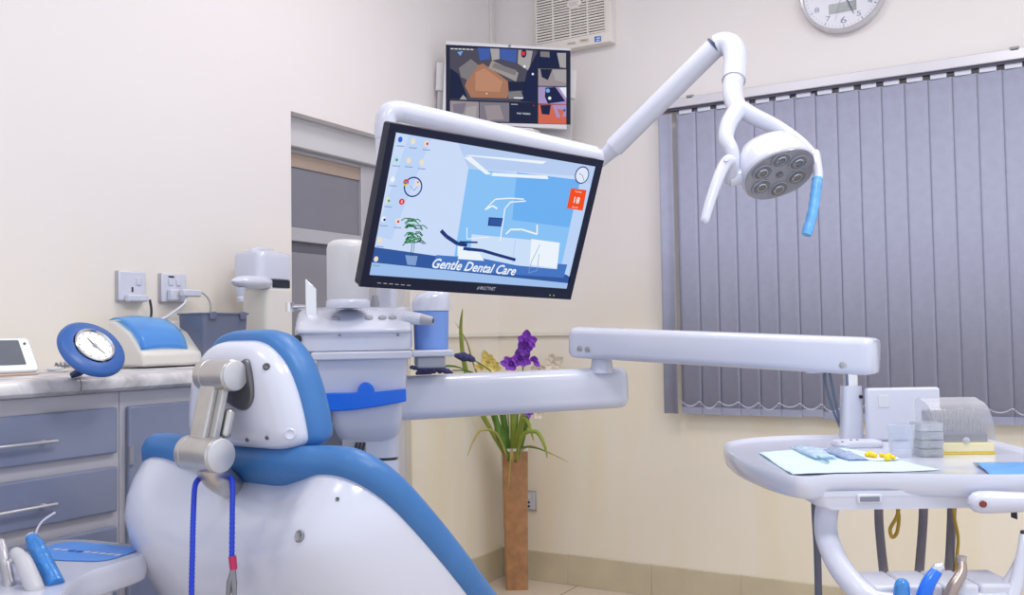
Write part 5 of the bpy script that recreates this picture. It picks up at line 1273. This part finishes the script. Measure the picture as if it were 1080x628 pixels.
SA.line([(599, 45.6), (606.5, 44.6)], .003, 3); SA.line([(598, 47), (607.5, 45.8)], .003, 3)
stk.build('sticker', [mat('sticker_blue', srgb(70, 120, 210), 0.4), mat('sticker_tan', (0.66, 0.58, 0.46), 0.4), mat('sticker_white', (0.8, 0.82, 0.86), 0.4), mat('sticker_print', (0.30, 0.26, 0.26), 0.5)], fa, smooth=False, fix=False)

# ================================================================== WALL CLOCK
kc = onY(890, -7.6, 0); KR = .166
wc = Thing('wall_clock', 'round white wall clock with silver rim and small digital display', 'clock', (kc.x, 0, kc.z-KR))
cz = Vector((0, 0, KR))
MB().lathe([(.02, 0), (KR*.99, 0), (KR, .012), (KR*.995, .034), (KR*.965, .046), (KR*.92, .043), (KR*.905, .026)], cz, 64, ax=(0, -1, 0), cap=False).build('rim', mat('clock_silver', (0.66, 0.66, 0.70), 0.25, metal=0.6, nz=0.02), wc)
dk = MB(); dk.disc(cz+Vector((0, -.022, 0)), (0, 1, 0), KR*.91, 0, 64, .004)
CA = Art(dk, wc.M @ (cz+Vector((0, -.0245, 0))), (1, 0, 0), (0, 0, 1), wc)
def rel(a, r): return (r*math.sin(a), r*math.cos(a))
for h in range(1, 13):
    a = 2*PI*h/12; u, v = rel(a, KR*.70)
    vs, fs, w_ = text2d(str(h), .044 if h in (12, 6, 3, 9) else .033)
    dk.add([CA.at(u+x*1.25, v+y*.85) for x, y in vs], fs, 1)
for i in range(60):
    a = 2*PI*i/60; r0, r1 = (KR*.82, KR*.86) if i % 5 else (KR*.81, KR*.875); w_ = .0006 if i % 5 else .0018
    d = Vector((math.sin(a), math.cos(a), 0)); nn = Vector((d.y, -d.x, 0))*w_
    dk.add([CA.at(*(d*r0+nn)[:2]), CA.at(*(d*r0-nn)[:2]), CA.at(*(d*r1-nn)[:2]), CA.at(*(d*r1+nn)[:2])], [(0, 1, 2, 3)], 1)
dk.build('dial', [mat('clock_dial', (0.74, 0.75, 0.83), 0.4, nz=0.01), mat('clock_print', (0.25, 0.28, 0.40), 0.5, nz=0.01)], wc, fix=False)
lcd = MB(); L_ = Art(lcd, wc.M @ (cz+Vector((0, -.0247, 0))), (1, 0, 0), (0, 0, 1), wc)
L_.poly([(-.055, -.085), (.05, -.085), (.05, -.045), (-.055, -.045)], 0, 1, px=False)
lcd.build('digital_display', [mat('clock_lcd', (0.22, 0.25, 0.27), 0.2, nz=0.15, nscale=60)], wc, fix=False)
def chand(L, ang, w_, nm, k):
    d = Vector((math.sin(ang), 0, math.cos(ang))); n2 = Vector((d.z, 0, -d.x))*w_; o_ = cz+Vector((0, -.027-k*.001, 0))
    MB().add([o_-d*.02-n2, o_-d*.02+n2, o_+d*L+n2*.4, o_+d*L-n2*.4], [(0, 1, 2, 3)]).build(nm, mat('clock_hand', (0.06, 0.08, 0.16), 0.4, nz=0.02), wc, smooth=False)
chand(.105, math.radians(158), .0035, 'minute_hand', 0); chand(.065, math.radians(275), .0045, 'hour_hand', 1)
chand(.12, math.radians(195), .0007, 'second_hand', 2)
MB().disc(cz+Vector((0, -.031, 0)), (0, 1, 0), .007, 0, 20, .004).build('hub', DARK, wc)

# ================================================================== VERTICAL BLIND
bl = Thing('vertical_blind', 'grey blue vertical slat blind covering the window', 'blind', (1.9, -.05, .80))
SLM = mat('blind_fabric', srgb(166, 170, 194), 0.8, nz=0.05, nscale=30, bump=0.15, bscale=400)
HRM = mat('headrail_alu', (0.62, 0.62, 0.68), 0.35, metal=0.3, nz=0.02)
MB().box((-1.065, -.02, 1.305), (1.2, .03, 1.345)).build('head_rail', HRM, bl, bevel=.003)
MB().box((-1.06, -.012, 1.295), (1.2, .012, 1.305)).build('rail_shadow_strip', mat('rail_shadow_dark', (0.05, 0.05, 0.09), 0.5, nz=0.02), bl)  # solid dark strip painted in for the shadow line under the rail
for px_, py_ in ((728, 106), (1070, 55)):
    c = bl.l(onY(px_, py_, -.06)); MB().box((c.x-.016, -.02, 1.335), (c.x+.016, .045, 1.352)).build('rail_clip', GREY, bl, bevel=.003)
# stacked first vane at the left end
MB().grid(lambda u, v: Vector((.860-1.9+.062*u, -.022+.010*math.sin(PI*u), .0+1.282*v)), 6, 1).build('slat', SLM, bl, solid=.0012)
pitch = .0822; N = 26
ang = math.radians(4)
def slat_mesh():
    def fn(u, v):
        t = (u-.5)*.089; return Vector((t*math.cos(ang), -t*math.sin(ang)+.002*math.cos(PI*(u-.5)), 1.282*v))
    m_ = MB().grid(fn, 6, 1); 
    m_.box((-.0435, -.001, 0), (.0435, .003, .028), M=Matrix.Rotation(-ang, 4, 'Z'))
    return m_
first = None
for k in range(N):
    x = .935+.041+pitch*k-1.9
    if first is None:
        first = slat_mesh().build('slat', SLM, bl, solid=.0010); o_ = first
    else:
        o_ = first.copy(); COL.objects.link(o_); o_.parent = bl.o
    dz = 0.004 if k in (6,) else (-.004 if k > 6 else 0)
    o_.location = (x, 0, dz)
hk = None
for k in range(N):
    x = .935+.041+pitch*k-1.9
    if hk is None: hk = MB().box((-.028, -.004, 1.278), (.028, .004, 1.296)).build('slat_hanger', WHITE2, bl, bevel=.001); o_ = hk
    else: o_ = hk.copy(); COL.objects.link(o_); o_.parent = bl.o
    o_.location = (x, 0, 0)
chn = MB()
for k in range(N-1):
    xa = .935+pitch*k-1.9; 
    for j in range(12):
        t = (j+.5)/12; z = .058-.024*4*t*(1-t)*(1+.3*math.sin(k*2.1))
        chn.ball((xa+pitch*t, -.024, z), .0032, 5)
chn.build('bead_chain', mat('bead_white', (0.62, 0.66, 0.78), 0.4, nz=0.02), bl)

# ================================================================== VASE AND FLOWERS
vb = onZ(545, 620, 0)
va = Thing('floor_vase', 'tall square rust brown floor vase standing in the corner', 'vase', vb+Vector((0, 0, 0)), TH+.04)
VT = .632
RUST = mat('rust_ceramic', (0.40, 0.20, 0.09), 0.45, nz=0.30, nscale=18, bump=0.2, bscale=40)
def sq(a, z): return [Vector((p.x, p.y, z)) for p in rrect(-a, -a, a, a, .006, 3)]
MB().loft([sq(.048, 0), sq(.0575, VT-.012), sq(.052, VT-.012), sq(.044, .02)]).build('vase_body', RUST, va, angle=40)
MB().loft([sq(.0577, VT-.0125), sq(.0585, VT), sq(.053, VT), sq(.0525, VT-.0125)]).build('rim', mat('white_rim', (0.72, 0.70, 0.70), 0.4, nz=0.02), va, angle=40)
fl = Thing('flower_arrangement', 'artificial orchid and lavender arrangement with long green leaves in the vase', 'flowers', vb+Vector((0, 0, VT-.05)))
VD = 4.23
G1 = mat('leaf_green', (0.10, 0.22, 0.03), 0.5, nz=0.25, nscale=20); G2 = mat('leaf_lime', (0.28, 0.36, 0.05), 0.5, nz=0.2, nscale=20); G3 = mat('leaf_dry', (0.42, 0.36, 0.10), 0.6, nz=0.2, nscale=20)
PUR = mat('orchid_purple', srgb(146, 72, 204), 0.5, nz=0.25, nscale=40); PUR2 = mat('orchid_dark', srgb(104, 36, 160), 0.5, nz=0.2, nscale=40); YLW = mat('flower_yellow', srgb(240, 222, 130), 0.5, nz=0.15, nscale=40); CRM = mat('lily_cream', srgb(226, 214, 196), 0.5, nz=0.08, nscale=30); LAV = mat('lavender_navy', srgb(56, 60, 110), 0.7, nz=0.3, nscale=90)
toC = -CAMY
def blade(pts, w0, m, nm='leaf'):
    q = spl([fl.l(P(x, y, D)) for x, y, D in pts], 5); n = len(q); m_ = MB(); vs = []; fs = []
    for i, p in enumerate(q):
        t = (q[min(i+1, n-1)]-q[max(i-1, 0)]).normalized(); sd__ = t.cross(toC).normalized(); k = w0*(math.sin(PI*min(1, .25+.75*(i/(n-1))))**.7 if i < n-1 else .03)
        vs += [p-sd__*k, p+toC*k*.3, p+sd__*k]
    for i in range(n-1):
        for j in range(2): a = i*3+j; fs.append((a, a+1, a+4, a+3))
    m_.add(vs, fs); return m_.build(nm, m, fl, solid=.0008)
bx, byp = 540, 476
for pts, w0, m in (([(536, 486, 4.2), (528, 458, 4.18), (520, 436, 4.15), (514, 420, 4.13)], .014, G1), ([(538, 486, 4.22), (533, 455, 4.2), (529, 425, 4.2), (526, 400, 4.2)], .015, G1), ([(541, 486, 4.2), (542, 455, 4.2), (541, 425, 4.2), (539, 396, 4.2)], .016, G2), ([(543, 486, 4.2), (546, 462, 4.18), (551, 440, 4.16), (553, 424, 4.15)], .014, G2), ([(545, 486, 4.2), (553, 455, 4.15), (557, 436, 4.1), (559, 424, 4.1)], .012, G1), ([(538, 486, 4.16), (526, 462, 4.1), (523, 440, 4.08), (518, 430, 4.08)], .012, G1), ([(544, 488, 4.15), (551, 460, 4.05), (566, 456, 4.0), (575, 472, 3.97), (577, 484, 3.96)], .009, G2), ([(546, 480, 4.2), (551, 446, 4.1), (557, 446, 4.05), (563, 466, 4.02)], .011, G2),
                   ([(535, 484, 4.15), (524, 458, 4.05), (508, 454, 4.0), (499, 466, 3.92), (493, 482, 3.9)], .0055, G3), ([(540, 488, 4.14), (540, 474, 4.12), (538, 490, 4.13), (536, 520, 4.13)], .005, G3), ([(546, 484, 4.15), (556, 471, 4.1), (575, 476, 4.05), (600, 488, 4.0)], .0035, G3), ([(546, 486, 4.2), (550, 473, 4.1), (566, 473, 4.02), (583, 480, 3.98)], .004, G1),
                   ([(535, 484, 4.2), (505, 430, 4.12), (491, 390, 4.0), (486, 350, 3.95), (488, 325, 3.9)], .011, G2), ([(534, 484, 4.2), (512, 420, 4.14), (498, 380, 4.12), (492, 360, 3.98), (480, 340, 3.92)], .004, G3)):
    blade(pts, w0, m)
def stem(pts, r, m, nm='stem'): return MB().tube(spl([fl.l(P(x, y, D)) for x, y, D in pts], 6), r, 8).build(nm, m, fl)
stem([(541, 486, 4.2), (546, 440, 4.18), (551, 395, 4.14), (553, 370, 4.12), (554, 352, 4.12)], .0035, G1)
def petal(c, d, L, w_, cup, m_):
    d = d.normalized(); s_ = d.cross(toC).normalized(); nn = s_.cross(d)
    def fn(u, v):
        k = math.sin(PI*(.06+.90*u))**.75; return c+d*L*u+s_*(v-.5)*2*w_*k+nn*(cup*u*u-.25*w_*(2*v-1)**2*1.2)*-1
    m_.grid(fn, 6, 4)
def orchid(px, py, D, rad, angs, m=PUR, m2=PUR2, nm='orchid_bloom'):
    c = fl.l(P(px, py, D)); b = MB()
    for a, k in angs:
        d = CAMX*math.cos(a)+UP*math.sin(a)+toC*.25
        petal(c, d, rad*k, rad*.36, -rad*.2, b)
    o_ = b.build(nm, m, fl, solid=.001)
    if m2: MB().ball(c+toC*.008, rad*.20, 8, sc=(1, 1.2, 1)).build('bloom_lip', m2, o_)
    return o_
orchid(555, 360, 4.09, .056, ((1.5, 1.0), (.15, .95), (-.6, .9), (2.7, .8), (3.8, .9), (4.9, .8)))
orchid(549, 378, 4.07, .050, ((2.0, .9), (.4, 1.0), (-.5, 1.1), (3.2, .9), (4.1, .9), (5.2, .9)))
orchid(553, 368, 4.05, .040, ((.0, 1.0), (1.1, .9), (2.2, 1), (3.3, .9), (4.4, 1), (5.5, .9)), PUR2, None)
orchid(539, 384, 4.07, .046, ((2.3, 1.0), (3.0, 1.15), (1.2, .8), (.3, .8), (4.0, .8), (5.2, .8)))
orchid(563, 380, 4.09, .036, ((-.9, 1.1), (.2, .6), (1.4, .6), (2.6, .6)))
orchid(558, 436, 4.08, .022, ((0, 1), (1.2, 1), (2.4, 1), (3.6, 1), (4.8, 1)))
orchid(515, 383, 4.12, .050, ((1.9, 1.3), (2.4, .8), (1.2, .9), (.4, .8), (3.0, .7), (-.4, .7), (4.2, .7)), YLW, None, 'yellow_bloom'); orchid(521, 388, 4.10, .036, ((1.9, 1), (2.9, .9), (.9, 1), (-.2, 1), (4.2, .7)), YLW, None, 'yellow_bloom')
orchid(506, 388, 4.13, .030, ((1.9, .8), (2.9, .9), (.9, .7), (-.2, .7)), YLW, None, 'yellow_bloom')
orchid(583, 383, 4.13, .052, ((.4, 1.1), (1.7, .9), (2.7, .8), (-.6, .8), (3.8, .9)), CRM, None, 'cream_bloom'); orchid(568, 390, 4.13, .036, ((.4, .9), (1.6, .8), (2.9, 1.1), (-.6, .8)), CRM, None, 'cream_bloom'); orchid(568, 437, 4.08, .030, ((.2, 1), (1.4, .8), (2.7, .9), (3.9, .9), (5.1, .9)), CRM, None, 'cream_bloom')
def lav(pts, head, r):
    o_ = stem(pts, .0028, G1); q = [fl.l(P(x, y, D)) for x, y, D in head]
    path = spl(q, 8); n = len(path); b = MB()
    for i, p in enumerate(path):
        t = i/(n-1); rr_ = r*(.7+.5*math.sin(PI*t))*(.85+.3*random.random())
        b.ball(p+Vector((random.uniform(-1, 1), random.uniform(-1, 1), random.uniform(-1, 1)))*r*.3, rr_, 6)
    b.build('lavender_head', LAV, o_)
lav([(537, 484, 4.2), (535, 430, 4.16), (521, 396, 4.12), (500, 380, 3.86)], [(499, 379.5, 3.86), (490, 376.5, 3.85), (481, 375, 3.84)], .013)
lav([(537, 484, 4.2), (525, 420, 4.14), (500, 394, 3.86), (478, 391, 3.65)], [(476, 394, 3.65), (463, 389.5, 3.64), (452, 388, 3.62)], .011)
lav([(537, 484, 4.2), (520, 416, 4.12), (490, 390, 3.83), (462, 387, 3.62)], [(464, 388, 3.62), (450, 392, 3.61), (441, 394.5, 3.60)], .012)
lav([(537, 484, 4.2), (520, 414, 4.12), (485, 388, 3.64), (455, 388, 3.58)], [(456, 388, 3.58), (445, 388.5, 3.57), (434, 388, 3.56)], .009)

# low wall socket beside the vase
ls = onY(559.5, 528, 0)
lo = Thing('wall_socket', 'small grey bordered socket low on the back wall beside the vase', 'socket', (ls.x, 0, ls.z-.046))
MB().box((-.036, -.010, 0), (.036, 0, .092)).build('surround', mat('socket_grey', (0.42, 0.40, 0.38), 0.5, nz=0.03), lo, bevel=.003)
MB().box((-.030, -.014, .006), (.030, -.010, .086)).build('face_plate', WHITE2, lo, bevel=.002)
MB().box((-.012, -.0165, .052), (.008, -.014, .078)).build('switch', OFFW, lo, bevel=.001)
for z in (.016, .034): MB().box((-.006, -.0155, z), (.004, -.0138, z+.009)).build('socket_hole', DARK, lo)

# ================================================================== LIGHT, WORLD, CAMERA
def area(name, loc, size, energy, col, rot=(0, 0, 0), sy=None):
    l = bpy.data.lights.new(name, 'AREA'); l.energy = energy; l.color = col; l.size = size
    if sy: l.shape = 'RECTANGLE'; l.size_y = sy
    o_ = bpy.data.objects.new(name, l); COL.objects.link(o_); o_.location = loc; o_.rotation_euler = rot
    return o_
area('ceiling_and_fill_light', (1.1, -1.5, 2.98), .6, 15, (1.0, .95, .95), sy=.6)
area('ceiling_and_fill_light', (2.5, -2.9, 2.98), .6, 27, (1.0, .98, .98), sy=.6)
area('ceiling_and_fill_light', (2.5, -1.5, 2.98), .6, 15, (1.0, .97, .93), sy=.6)  # fill added to brighten the back wall, no known lamp there
area('ceiling_and_fill_light', (1.0, -3.6, 2.98), .6, 6, (1.0, .97, 1.0), sy=.6)
W = bpy.data.worlds.new('soft_room_light'); SC.world = W; W.use_nodes = True
bg = W.node_tree.nodes['Background']; bg.inputs[0].default_value = (0.86, 0.90, 1.0, 1); bg.inputs[1].default_value = 1.22
cam = bpy.data.cameras.new('camera'); co = bpy.data.objects.new('camera', cam); COL.objects.link(co)
cam.sensor_fit = 'HORIZONTAL'; cam.sensor_width = 36.0; cam.lens = 36.0*F/1080.0; cam.clip_start = .05
fwd = Vector(ray(540, 314)[:3]).normalized(); rgt = (Vector(ray(640, 314)[:3])-Vector(ray(540, 314)[:3])).normalized(); upv = rgt.cross(fwd)
R = Matrix((rgt, upv, -fwd)).transposed().to_4x4()
co.matrix_world = Matrix.Translation((CX, CY, H)) @ R
SC.camera = co
SC.view_settings.view_transform = 'Standard'
SC.view_settings.look = 'None'
SC.view_settings.exposure = -0.06
SC.cycles.max_bounces = 8
SC.cycles.use_denoising = True
